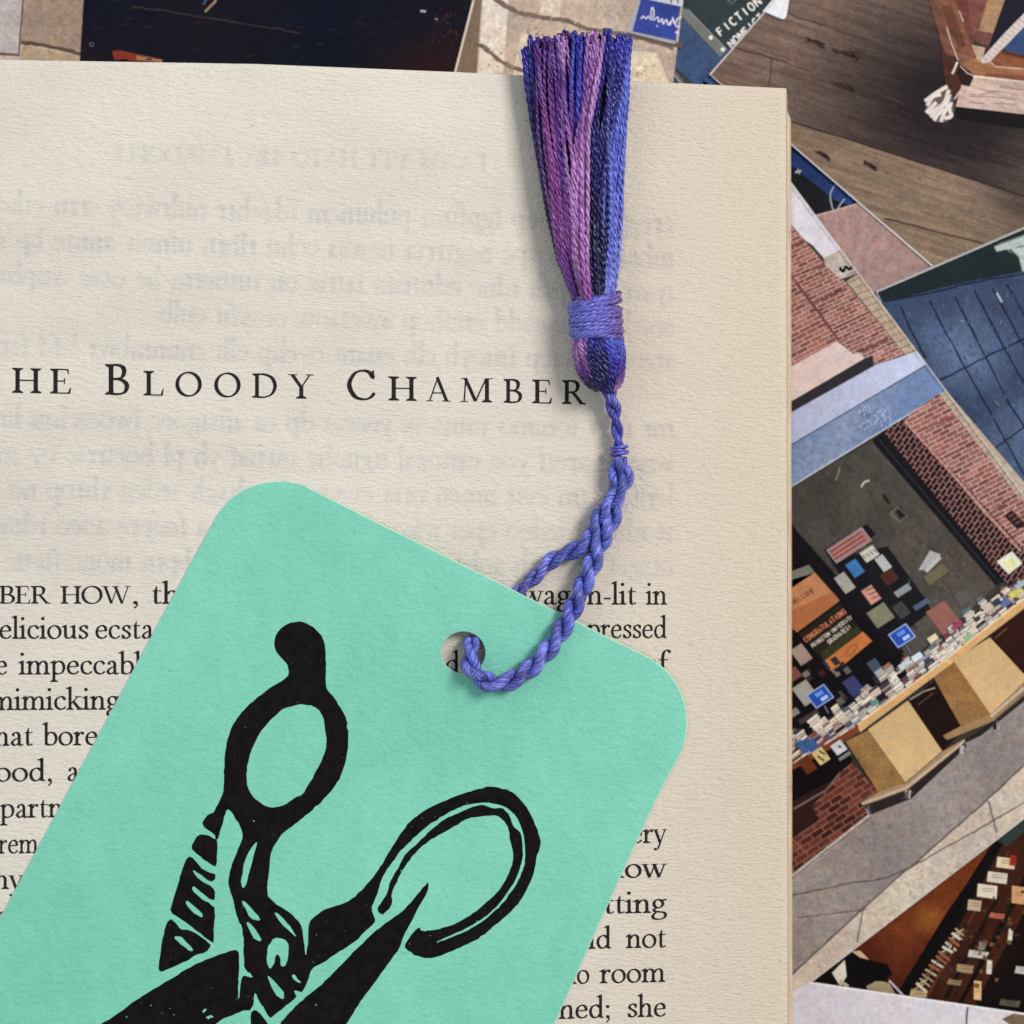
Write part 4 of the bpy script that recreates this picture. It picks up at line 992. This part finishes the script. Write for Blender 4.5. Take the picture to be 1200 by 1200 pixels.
# ------------------------------------------------------------------ the bookmark
bm_o = tag(empty('bookmark', W(430, 900, float(zp(430, 900)) + 1)), 'mint green bookmark with black scissors print, round hole and purple blue tassel', 'bookmark')
OUT = cr([(0, 1075), (125, 842.5), (222, 662), (238, 633), (250, 611), (262, 593), (280, 577), (303, 567), (328, 564), (352, 567), (376, 579), (450, 616), (600, 690.5), (700, 740.5), (748, 764), (768, 775), (786, 791), (799, 813), (805, 838), (804, 862), (797, 884), (770, 936), (720, 1044), (650, 1200)], 5)
OUT = np.vstack([OUT, [(560, 1400), (505, 1522)], cr([(490, 1540), (470, 1552), (445, 1548)], 4), [(300, 1500), (-120, 1370)], cr([(-150, 1358), (-162, 1340), (-158, 1318)], 4), [(-100, 1259)]])
HO = np.array([(543 + 25.6 * math.cos(a), 764.5 + 24.2 * math.sin(a)) for a in np.linspace(0, 2 * math.pi, 49)[:-1]])
gr = grid_in(OUT, 26)
gr = gr[(np.hypot(gr[:, 0] - 543, gr[:, 1] - 764.5) > 32)]
vs_, fs_ = cdt([OUT, HO], gr)
top = np.column_stack([vs_, zc(vs_[:, 0], vs_[:, 1]) + 2.0])
botm = np.column_stack([vs_, zc(vs_[:, 0], vs_[:, 1])])
no_ = len(OUT)
def inset(loop, d):
    t = np.roll(loop, -1, 0) - np.roll(loop, 1, 0); t /= np.linalg.norm(t, axis=1)[:, None] + 1e-9
    n = np.stack([-t[:, 1], t[:, 0]], 1); cen = loop.mean(0)
    if ((cen - loop) * n).sum() < 0: n = -n
    return loop + n * d
top[:no_, :2] = inset(OUT, 0.9); top[no_:no_ + len(HO), :2] = inset(HO, -0.7)
nt = len(top); ff = list(fs_) + [tuple(nt + i for i in f_[::-1]) for f_ in fs_]
fm = [0] * len(ff)
ec = {}
for f_ in fs_:
    for i in range(len(f_)):
        e = (f_[i], f_[(i + 1) % len(f_)]); ec[e] = 1
for (a, b) in list(ec):
    if (b, a) not in ec: ff.append((b, a, nt + a, nt + b)); fm.append(1)
card = mesh('card', Wn(np.vstack([top, botm])), ff, None, bm_o, mats=[MAT_CARD, MAT_CEDGE], fmat=fm)
for p in card.data.polygons: p.use_smooth = p.material_index == 0 and False

c3 = lambda l: [(230 + a / 4, 700 + b / 4) for a, b in l]
c4 = lambda l: [(120 + a / 4.2857, 940 + b / 4.2857) for a, b in l]
c5 = lambda l: [(380 + a / 4, 900 + b / 4) for a, b in l]
BODY = c3([(365, 205), (375, 170), (405, 135), (455, 115), (485, 113), (510, 118), (560, 145), (595, 190), (607, 250), (608, 330), (605, 400), (612, 430), (650, 475), (685, 530), (712, 590), (704, 605), (715, 635), (715, 680), (705, 750), (685, 820), (655, 880), (600, 945), (530, 1010), (460, 1065), (405, 1105)])
BODY += c4([(880, 195), (850, 240), (838, 330), (824, 460), (860, 505), (930, 548), (985, 592), (1002, 630), (1012, 700), (1022, 785), (1032, 700), (1035, 602), (1070, 570), (1130, 532), (1190, 516)])
BODY += c5([(60, 645), (130, 615), (200, 545), (255, 480), (300, 400), (350, 320), (400, 250), (490, 185), (620, 130), (750, 90), (800, 88), (870, 105), (930, 155), (965, 210), (995, 280), (1012, 335), (1010, 380), (995, 420), (985, 480), (960, 550), (920, 625), (860, 690), (790, 745), (740, 790), (650, 835), (590, 860), (540, 885), (480, 895), (430, 880), (400, 860), (375, 845), (385, 815), (415, 770), (445, 745), (455, 768), (540, 755), (620, 730), (700, 680), (760, 630), (820, 575), (860, 510), (885, 440), (885, 395), (870, 340), (865, 280), (840, 245), (810, 220), (740, 226), (680, 232), (590, 285), (500, 335), (450, 370), (400, 430), (360, 490), (335, 545), (315, 590), (320, 630), (300, 665), (270, 690), (252, 675), (252, 650), (285, 605), (300, 575), (310, 530), (340, 480), (370, 420), (400, 385), (440, 350), (500, 290), (560, 240), (650, 200), (700, 180), (740, 172), (790, 190), (830, 185), (860, 205), (875, 250), (890, 280), (915, 295), (930, 340), (933, 400), (926, 450), (896, 530), (856, 590), (816, 640), (766, 690), (696, 735), (620, 773), (525, 813), (530, 819), (604, 792), (690, 752), (750, 714), (804, 667), (854, 612), (904, 542), (938, 462), (945, 400), (938, 330), (922, 270), (900, 225), (860, 190), (820, 170), (760, 162), (700, 165), (640, 180), (560, 220), (480, 275), (400, 345), (350, 400), (310, 450), (280, 500), (260, 550), (245, 600), (225, 640), (225, 680), (240, 710), (235, 730), (195, 760), (150, 810), (100, 845), (40, 880), (0, 910)])
BODY += c4([(1085, 818), (1060, 832), (1045, 850), (1035, 890), (1015, 935), (1005, 952), (985, 950), (962, 945), (970, 965), (975, 980), (930, 1015), (895, 1045), (850, 1083), (840, 1085), (825, 1060), (790, 1000), (770, 955), (762, 965), (760, 1010), (748, 1040), (735, 1045), (700, 1050), (640, 1075), (600, 1090), (560, 1120), (430, 1230), (-100, 1560), (-330, 1700), (-480, 1640), (-150, 1215), (0, 1110), (60, 1075), (180, 985), (280, 925), (380, 868), (400, 850), (500, 800), (590, 765), (650, 745), (672, 742), (688, 760), (685, 860), (680, 985), (688, 985), (695, 900), (705, 870), (725, 875), (750, 882), (755, 875), (735, 855), (712, 835), (708, 780), (712, 700), (700, 620), (685, 600), (670, 560), (655, 480), (640, 440), (632, 400), (640, 360), (655, 300), (690, 220), (708, 165), (690, 115), (655, 55), (625, 30), (610, 90), (590, 145), (582, 180), (575, 190), (565, 185), (565, 165), (545, 150), (510, 125), (500, 105), (510, 85), (535, 60), (560, 50), (575, 20), (592, -15)])
BODY += c3([(130, 905), (128, 840), (135, 720), (150, 650), (180, 580), (225, 525), (290, 465), (350, 420), (430, 375), (437, 340), (425, 310), (400, 285), (370, 245)])
HOLES = [c4([(778, 195), (770, 240), (745, 320), (730, 380), (722, 420), (708, 433), (697, 425), (697, 390), (708, 320), (725, 265), (755, 220)]),
         c4([(698, 492), (720, 505), (760, 545), (790, 580), (793, 595), (755, 592), (730, 560), (710, 525)]), c4([(722, 605), (735, 600), (770, 640), (802, 690), (790, 697), (765, 690), (740, 650)]),
         c4([(862, 555), (880, 555), (920, 595), (960, 650), (978, 680), (940, 650), (890, 600)]), c4([(830, 730), (850, 695), (875, 680), (920, 690), (937, 720), (935, 780), (915, 830), (893, 820), (893, 780), (880, 762), (868, 775), (862, 815), (845, 838), (828, 820), (826, 770)]),
         c4([(827, 870), (845, 880), (880, 920), (912, 950), (915, 985), (900, 990), (870, 965), (845, 920)]), c4([(950, 870), (965, 865), (990, 895), (1000, 910), (980, 905), (958, 890)]),
         c3([(435, 515), (480, 500), (530, 505), (570, 520), (595, 560), (605, 620), (612, 670), (605, 720), (580, 780), (550, 840), (525, 880), (500, 925), (460, 940), (430, 965), (400, 978), (350, 990), (310, 970), (265, 935), (240, 890), (235, 840), (240, 780), (260, 710), (295, 640), (330, 595), (380, 545), (410, 520)]),
         c4([(500, 1048), (515, 1036), (528, 1040), (512, 1052), (508, 1062)]), c4([(515, 1080), (540, 1070), (562, 1078), (545, 1084), (528, 1090)]), c4([(240, 1020), (244, 1016), (248, 1021), (243, 1025)]), c4([(118, 1078), (123, 1074), (126, 1080), (120, 1084)]), c4([(756, 92), (761, 90), (765, 96), (760, 100)])]
SHAPES = [(BODY, HOLES),
          (c5([(492, 533), (485, 580), (455, 630), (420, 700), (380, 770), (350, 850), (320, 890), (270, 960), (210, 1040), (160, 1110), (110, 1190), (20, 1330), (-60, 1450), (-330, 1420), (-220, 1210), (-130, 1110), (0, 1005), (80, 920), (150, 850), (230, 770), (300, 720), (380, 660), (430, 600), (470, 552)]), []),
          (c4([(748, 1150), (742, 1060), (765, 1042), (800, 1070), (830, 1110), (850, 1150)]), []),
          (c4([(490, 160), (530, 165), (560, 185), (578, 195), (575, 260), (572, 328), (540, 310), (480, 265), (448, 240), (452, 210), (470, 180)]), []),
          (c4([(440, 272), (460, 285), (490, 325), (530, 352), (565, 360), (570, 385), (550, 400), (528, 392), (490, 362), (450, 335), (470, 375), (510, 404), (545, 420), (565, 440), (565, 492), (545, 490), (500, 455), (455, 420), (448, 440), (490, 480), (545, 515), (565, 530), (562, 620), (560, 705), (540, 700), (480, 650), (400, 590), (338, 552), (350, 510), (375, 430), (400, 340), (420, 290)]),
           [c4([(415, 500), (430, 495), (470, 530), (508, 570), (500, 580), (470, 565), (435, 535)])]),
          (c4([(340, 585), (360, 600), (395, 640), (430, 638), (490, 670), (540, 710), (545, 725), (520, 755), (465, 770), (420, 800), (350, 830), (310, 850), (282, 850), (285, 790), (300, 700), (320, 610)]), [c4([(355, 675), (390, 670), (430, 710), (458, 745), (445, 750), (400, 720)])])]
def rough(loop):
    p = chaikin(loop, 1); out = []
    for i in range(len(p)):
        a, b = p[i], p[(i + 1) % len(p)]; d = np.linalg.norm(b - a); k = max(1, int(d / 4.0))
        for t in range(k):
            q = a + (b - a) * t / k
            out.append(q + (NR.normal(0, .30, 2) if d > 1.5 else 0))
    return np.array(out)
sv, sf = [], []
for (o_, hs) in SHAPES:
    o_ = rough(o_)
    lp = [o_] + [rough(h) for h in hs]
    q, fs_ = cdt(lp, grid_in(o_, 30))
    b = len(sv)
    sv += [W(x, y, float(zc(x, y)) + 2.0 + 0.22) for x, y in q]; sf += [tuple(b + i for i in f_) for f_ in fs_]
mesh('scissors_print', sv, sf, MAT_BLOCK, card)

# ------------------------------------------------------------------ threads, cord, tassel
class Tubes:
    def __init__(s): s.v = []; s.f = []; s.c = []; s.a = []; s.n = 0
    def tube(s, path, rad, cols, sides=6, cap=True):
        p = np.asarray(path, float); n = len(p)
        t = np.gradient(p, axis=0); t /= np.linalg.norm(t, axis=1)[:, None] + 1e-9
        ref = np.array((0, 0, 1.0)); 
        a = np.cross(t, ref); la = np.linalg.norm(a, axis=1); bad = la < .05
        if bad.any(): a[bad] = np.cross(t[bad], np.array((1.0, 0, 0)))
        a /= np.linalg.norm(a, axis=1)[:, None]; b = np.cross(t, a)
        r = np.broadcast_to(np.asarray(rad, float), (n,))[:, None]
        ang = np.linspace(0, 2 * math.pi, sides + 1)[:-1]
        ring = p[:, None, :] + r[:, :, None] * (a[:, None, :] * np.cos(ang)[None, :, None] + b[:, None, :] * np.sin(ang)[None, :, None])
        s.v.append(ring.reshape(-1, 3)); s.c.append(np.repeat(np.broadcast_to(np.asarray(cols), (n, 3)), sides, 0))
        dl = np.r_[0, np.cumsum(np.linalg.norm(np.diff(p, axis=0), axis=1))]
        s.a.append(np.stack([np.repeat(dl, sides), np.tile(np.abs(np.arange(sides) - sides / 2) * 1.1, n) + np.repeat(dl, sides) * .06, np.full(n * sides, R.uniform(0, 90))], 1))
        i = np.arange(n - 1)[:, None] * sides + s.n; k = np.arange(sides)[None, :]; k2 = (k + 1) % sides
        s.f += np.stack([i + k, i + k2, i + sides + k2, i + sides + k], -1).reshape(-1, 4).tolist()
        if cap:
            s.f.append(list(range(s.n, s.n + sides))[::-1]); s.f.append(list(range(s.n + (n - 1) * sides, s.n + n * sides)))
        s.n += n * sides
    def build(s, name, parent):
        o = mesh(name, Wn(np.vstack(s.v)), s.f, MAT_THREAD, parent, smooth=True, cols=np.vstack(s.c))
        at = o.data.attributes.new('along', 'FLOAT_VECTOR', 'POINT')
        at.data.foreach_set('vector', np.vstack(s.a).astype(np.float32).ravel())
        return o

def resample(p, step):
    p = np.asarray(p, float); d = np.r_[0, np.cumsum(np.linalg.norm(np.diff(p, axis=0), axis=1))]
    n = max(4, int(d[-1] / step)); q = np.linspace(0, d[-1], n)
    return np.stack([np.interp(q, d, p[:, k]) for k in range(p.shape[1])], 1), q
def frame(p):
    t = np.gradient(p, axis=0); t /= np.linalg.norm(t, axis=1)[:, None] + 1e-9
    a = np.cross(t, np.array((0, 0, 1.0))); l = np.linalg.norm(a, axis=1)[:, None]
    a = a / np.maximum(l, .05); a /= np.linalg.norm(a, axis=1)[:, None] + 1e-9
    return a, np.cross(t, a)
def helix(p, s_, rad, pitch, ph, flat=1.0):
    a, b = frame(p); an = 2 * math.pi * s_ / pitch + ph
    rad = np.broadcast_to(np.asarray(rad, float), (len(p),))[:, None]
    return p + rad * (a * np.cos(an)[:, None] + flat * b * np.sin(an)[:, None])
def vary(c, k=.10): return tuple(max(0, v * (1 + R.uniform(-k, k))) for v in c)
NAVY = lin((26, 22, 98)); INDIGO = lin((50, 48, 156)); PURP = lin((104, 50, 142)); MAG = lin((138, 66, 142)); MAUVE = lin((178, 126, 190)); PERI = lin((92, 108, 206)); DARK = lin((18, 12, 62)); LAV = lin((128, 134, 220))
PLUM = lin((76, 34, 104))
def cgrad(stops, t):
    ks = np.array([k for k, _ in stops]); cs = np.array([c for _, c in stops])
    return np.stack([np.interp(t, ks, cs[:, i]) for i in range(3)], 1)
def strand(tb_, path, stops, pr=1.5, hr=1.25, pitch=18, step=1.5):
    k_ = R.uniform(.86, 1.16); pr *= k_; hr *= k_; pitch *= R.uniform(.8, 1.35)
    p, s_ = resample(path, step); ph = R.uniform(0, 6.28); L_ = s_[-1]
    for q in range(2):
        c = cgrad(stops, s_ / L_) * (1 + .10 * math.sin(q * 3))
        tb_.tube(helix(p, s_, hr, pitch, ph + q * math.pi), pr, c)

# cord legs: each a two-ply twist of several threads
def cord_leg(tb_, ctrl, R1, R2, rt, pitch1, pitch2, nth, stops, ph0=0.0, hr=None, step=1.4, taper=None):
    p, s_ = resample(cr(ctrl, 14), step)
    tp = taper(s_ / s_[-1]) if taper else np.ones(len(s_))
    for ply in range(2):
        pc = helix(p, s_, R1 * tp, pitch1, ph0 + ply * math.pi)
        tb_.tube(pc, R2 * .9 * tp, cgrad(stops, s_ / s_[-1]) * .45, 8)
        for k in range(nth):
            q = helix(pc, s_, R2 * tp, -pitch2, 2 * math.pi * k / nth + ply)
            j = 1 + R.uniform(-.4, .35)
            tb_.tube(q, rt * tp, cgrad(stops, s_ / s_[-1]) * j, 7)
def H_(x, y, h): return (x, y, float(zp(x, y)) + h)
CB = [(0, lin((88, 100, 188))), (.3, lin((106, 118, 204))), (.5, lin((80, 90, 182))), (.62, lin((112, 120, 206))), (.75, lin((98, 98, 184))), (1, lin((102, 116, 204)))]
cord = Tubes()
# twisted pair between knot and fork, then the two legs
def pair(t0, sgn):
    base_ = cr([(725.5, 536), (728, 556), (724, 576), (714, 598), (703, 622)], 10)
    out = []
    for i, (x, y) in enumerate(base_):
        t = i / (len(base_) - 1); an = t * 1.45 * math.pi + (0 if sgn > 0 else math.pi) + 2.2
        rr_ = 7.2 * min(1, t * 2.2 + .3)
        out.append((x + rr_ * math.cos(an), y + 2.0 * math.cos(an), 16 + 6.5 * math.sin(an)))
    return out
pa = pair(0, 1); pb = pair(0, -1)
if pa[-1][0] > pb[-1][0]: pa, pb = pb, pa
legA = [H_(*q) for q in pa] + [H_(688, 636, 16), H_(668, 647, 14), H_(648, 656, 13), H_(628, 675, 12), H_(611, 690, 9.2), H_(594, 708, 8), H_(574, 734, 8), H_(556, 750, 8.5)]
# under-card tail rises through the hole
legB = [H_(*q) for q in pb] + [H_(699, 646, 16), H_(693, 664, 18), H_(684, 685, 20), H_(674, 708, 21), H_(662, 732, 26), H_(646, 757, 27), H_(626, 779, 28), H_(606, 794, 28), H_(585, 801, 29), H_(565, 796, 29), H_(552, 782, 26), H_(550, 766, 18), H_(554, 748, 8.5)]
def sm(l): return [tuple(a) for a in l]
cord_leg(cord, sm(legA), 5.2, 3.9, 1.7, 56, 22, 8, CB, 0.4, taper=lambda t: np.interp(t, [0, .3, .5, .68, .76, 1], [.8, 1, 1, .85, .68, .55]))
cord_leg(cord, sm(legB), 6.0, 4.5, 1.85, 58, 24, 8, CB, 1.2, taper=lambda t: np.interp(t, [0, .25, .9, 1], [.72, 1, 1, .8]))
# stray fibres
for k in range(46):
    src = R.choice([legA[8:-6], legB[8:]]); x, y, z = R.choice(src)
    an = R.uniform(0, 6.28); l_ = R.uniform(10, 26); x += 9 * math.cos(an); y += 9 * math.sin(an)
    q = cr([(x, y, z), (x + l_ * .5 * math.cos(an), y + l_ * .5 * math.sin(an), z + R.uniform(0, 5)), (x + l_ * math.cos(an + .5), y + l_ * math.sin(an + .5), z + R.uniform(-3, 5))], 5)
    cord.tube(q, .16, vary(LAV), 4, False)
cord.build('cord', bm_o)

tassel = empty('tassel', W(700, 400, float(zp(700, 400))))
tassel.parent = bm_o; tassel.location = Vector(W(700, 400, float(zp(700, 400)))) - bm_o.location
# neck between head and knot
nk = Tubes()
cord_leg(nk, [H_(712, 446, 20), H_(715, 462, 19), H_(719, 478, 16), H_(722, 495, 15), H_(724, 512, 15), H_(725.5, 530, 15)], 3.6, 3.0, 1.5, 50, 26, 7, [(0, lin((112, 108, 200))), (.5, lin((62, 58, 156))), (1, lin((80, 78, 178)))], 2.0, taper=lambda t: np.interp(t, [0, .3, .6, 1], [1.2, 1.25, .9, .95]))
nk.build('neck', tassel)
kn = Tubes()
for k in range(3):
    y = 524.5 + k * 3.6; rx = 9.8 if k == 1 else 9.0
    p = [(725.5 + rx * math.cos(a), y + 1.4 * math.cos(a) * (1 if k % 2 else -1), float(zp(725, y)) + 15 + 8 * math.sin(a)) for a in np.linspace(0, 2 * math.pi, 40)]
    kn.tube(p, 2.3, vary(lin((96, 92, 190))), 7)
kn.build('knot', tassel)
# head: threads running over a bulb
HY = np.array([392, 402, 414, 426, 436, 445, 452, 457.0]); HXL = np.array([672, 670.5, 671, 673.5, 677, 681.5, 688, 697.0]); HXR = np.array([729, 731, 733, 733.5, 732.5, 730.5, 727, 721.0])
hd = Tubes()
yy = np.linspace(392, 457, 40)
for k in range(46):
    th = math.pi * (k + .5) / 46 * 1.24 - .12 * math.pi
    u = -math.cos(th)
    pts = []
    for y in yy:
        l, r = np.interp(y, HY, HXL), np.interp(y, HY, HXR); half = (r - l) / 2 - 2.5; mid = (l + r) / 2
        pts.append((mid + half * u + 1.2 * math.sin(y * .12 + k), y, float(zp(700, 420)) + 27 + .86 * half * math.sin(th)))
    if u < -.45: st = [(0, MAUVE), (.35, MAUVE), (.6, PURP), (.8, DARK), (1, DARK)] if k % 3 else [(0, MAG), (.45, PURP), (.7, DARK), (1, DARK)]
    elif u < .3: st = [(0, INDIGO), (.3, NAVY), (.7, DARK), (1, NAVY)]
    elif u < .8: st = [(0, PERI), (.4, INDIGO), (.8, NAVY), (1, INDIGO)]
    else: st = [(0, PERI), (.4, INDIGO), (.7, PURP), (1, MAUVE)]
    strand(hd, pts, [(a, vary(c, .15)) for a, c in st], 1.5, 1.15, 14, 1.4)
q = np.linspace(0, 2 * math.pi, 24)
core = []
hd.tube([(700 + 7 * t, 392 + 60 * t, float(zp(700, 420)) + 26) for t in np.linspace(0, 1, 12)], np.interp(np.linspace(0, 1, 12), [0, .4, .8, 1], [23, 24, 15, 5]), DARK, 16)
hd.build('head', tassel)
# binding: thread wound round and round
bd = Tubes()
turns = 10
for lay in range(2):
    an = np.linspace(0, 2 * math.pi * turns, turns * 46); t = an / an[-1]
    yb = 350 + 46 * t if lay == 0 else 394.5 - 44 * t
    rx = 27.6 + 1.8 * lay + .6 * np.sin(t * 19); wob = NR.normal(0, .55, turns + 2)
    yb = yb + np.interp(t * turns, np.arange(turns + 2), wob)
    tilt = -.13 + .10 * np.interp(t * turns, np.arange(turns + 2), NR.normal(0, .8, turns + 2))
    cx = 696.5 + 3.2 * (yb - 347) / 50
    px_ = cx + rx * np.cos(an); py_ = yb + tilt * rx * np.cos(an); pz_ = float(zp(698, 370)) + 26.5 + (24.5 + 1.8 * lay) * np.sin(an)
    P3 = np.stack([px_, py_, pz_], 1)
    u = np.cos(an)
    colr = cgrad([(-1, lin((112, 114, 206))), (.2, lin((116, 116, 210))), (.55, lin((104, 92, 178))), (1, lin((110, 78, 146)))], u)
    for pl in range(3):
        s_ = np.r_[0, np.cumsum(np.linalg.norm(np.diff(P3, axis=0), axis=1))]
        P4, s4 = resample(np.hstack([P3, colr]), 2.4)
        hp = helix(P4[:, :3], s4, 1.5, 26, pl * 2.1)
        bd.tube(hp, 1.7, P4[:, 3:] * (1 + .08 * (pl - 1)), 6)
bd.tube([(696.5 + 3.2 * t, 346 + 48 * t, float(zp(698, 370)) + 26.5) for t in np.linspace(0, 1, 10)], 25.2, lin((70, 66, 150)), 24)
bd.build('binding', tassel)
# skirt: individual threads
SY = np.array([30, 60, 100, 150, 200, 250, 300, 330, 350.0])
SXL = np.array([606, 609, 614.5, 622, 631, 639, 650.5, 661, 669.0]); SXR = np.array([744, 743, 739, 734.5, 732, 730.5, 728, 725, 722.0])
zb = float(zp(680, 200))
def skirt(ut, ub, vt, vb, ytop, stops, wig=.11, inner=None):
    y = np.linspace(ytop, 352, 40); t = (y - ytop) / (352 - ytop)
    e = t * t * (3 - 2 * t) * .6 + t * .4
    u = ut + (ub - ut) * e + wig * np.sin(t * 5 + R.uniform(0, 6)) * (1 - t) * t * 4
    l, r = np.interp(y, SY, SXL), np.interp(y, SY, SXR); half = (r - l) / 2 - 3.5
    x = (l + r) / 2 + half * np.clip(u, -1.02, 1.02)
    v_ = vt + (vb - vt) * t
    h = 24 + v_ * np.interp(y, [40, 350], [19, 23]) * np.sqrt(np.clip(1.08 - u * u, .03, 1))
    z = float(zp(690, 300)) + h
    if inner is not None: tb_ = inner
    else: tb_ = Tubes()
    strand(tb_, np.stack([x, y, z], 1), [(a, vary(c, .14)) for a, c in stops])
    if inner is None: tb_.build('thread', tassel)
def topy(u): return 52 - 8 * (1 - ((u - .25) / 1.2) ** 2) + (12 if u < -.85 else 0) + R.uniform(-9, 9) + 3 * math.sin(u * 9)
# lower layers, too crowded to tell apart
inn = Tubes()
for k in range(44):
    u = -1 + 2 * (k + .5) / 44
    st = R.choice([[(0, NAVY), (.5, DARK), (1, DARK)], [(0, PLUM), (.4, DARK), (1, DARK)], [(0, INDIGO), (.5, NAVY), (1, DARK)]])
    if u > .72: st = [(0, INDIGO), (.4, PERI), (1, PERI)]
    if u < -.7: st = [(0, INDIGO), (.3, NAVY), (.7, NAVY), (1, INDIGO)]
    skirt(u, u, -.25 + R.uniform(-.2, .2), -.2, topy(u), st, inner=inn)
for k in range(40):
    u = -.97 + 1.94 * (k + .5) / 40
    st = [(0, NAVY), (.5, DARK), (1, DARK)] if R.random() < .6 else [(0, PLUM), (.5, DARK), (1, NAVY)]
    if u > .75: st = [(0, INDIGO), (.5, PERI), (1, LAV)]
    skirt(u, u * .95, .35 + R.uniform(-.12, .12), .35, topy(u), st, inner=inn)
for k in range(60):          # stray fibres
    y = R.uniform(55, 340); sd = R.choice([0, 1]); x = np.interp(y, SY, SXR if sd else SXL); dx = (1 if sd else -1) * R.uniform(2, 9); z = float(zp(690, y)) + R.uniform(10, 34)
    inn.tube(cr([(x - dx, y, z), (x + dx * .3, y - R.uniform(2, 12), z + 2), (x + dx, y - R.uniform(-6, 22), z + R.uniform(-4, 5))], 5), .17, vary(LAV), 4, False)
for k in range(26):
    u = R.uniform(-.9, .95); x = np.interp(52, SY, (SXL + SXR) / 2) + u * 62; z = float(zp(690, 60)) + R.uniform(15, 42)
    inn.tube(cr([(x, 60, z), (x + R.uniform(-2, 2), 44 + R.uniform(-3, 4), z), (x + R.uniform(-5, 5), 38 + R.uniform(-4, 6), z + 2)], 5), .3, vary(R.choice([INDIGO, PURP, MAUVE, NAVY])), 4, False)
tag(inn.build('inner_threads', tassel), kind='stuff')
# front threads
def span(n, t0, t1, b0, b1, stops, v0=.85, v1=.9):
    for k in range(n):
        t = (k + .5) / n
        skirt(t0 + (t1 - t0) * t + R.uniform(-.03, .03), b0 + (b1 - b0) * t + R.uniform(-.05, .05), v0 + R.uniform(-.16, .16), v1 + R.uniform(-.14, .12), topy(t0 + (t1 - t0) * t), stops(R.uniform(0, 1) * .5 + t * .5))
span(10, -1.0, -.8, -1.0, -.9, lambda t: [(0, INDIGO), (.2, NAVY), (.6, DARK), (1, NAVY)], .55, .45)
span(8, -.95, -.3, -.9, -.45, lambda t: [(0, NAVY), (.3, DARK), (1, DARK)], .68, .66)
span(9, -.82, -.42, -1.0, -.76, lambda t: [(0, PURP), (.15, PLUM if t > .5 else PURP), (.4, MAG if t > .3 else PLUM), (.75, MAG), (1, PURP)], .9, .85)
span(7, -.46, -.16, -.52, -.2, lambda t: [(0, MAUVE if t > .3 else PURP), (.15, PURP), (.5, MAUVE if t < .5 else PURP), (.85, MAG), (1, PLUM)], .92, .95)
span(4, -.26, -.05, -.74, -.55, lambda t: [(0, PURP), (.3, PLUM), (.6, DARK), (1, DARK)], .6, .4)
span(9, -.06, .22, -.2, .12, lambda t: [(0, INDIGO), (.15, lin((72, 76, 190))), (.45, INDIGO), (.65, NAVY), (1, DARK)], .88, .5)
span(10, .2, .5, -.58, -.12, lambda t: [(0, MAUVE), (.2, PURP if t < .4 else MAUVE), (.5, MAUVE), (.8, MAUVE if t > .3 else MAG), (1, MAG)], .98, 1.05)
span(12, .48, .8, -.02, .52, lambda t: [(0, INDIGO), (.2, NAVY), (.5, NAVY), (.7, DARK), (1, DARK)], .85, .9)
span(11, .72, 1.0, .52, 1.0, lambda t: [(0, INDIGO), (.15, PERI if t > .4 else NAVY), (.5, PERI), (.8, PERI if t < .6 else LAV), (1, LAV)], .8, .85)
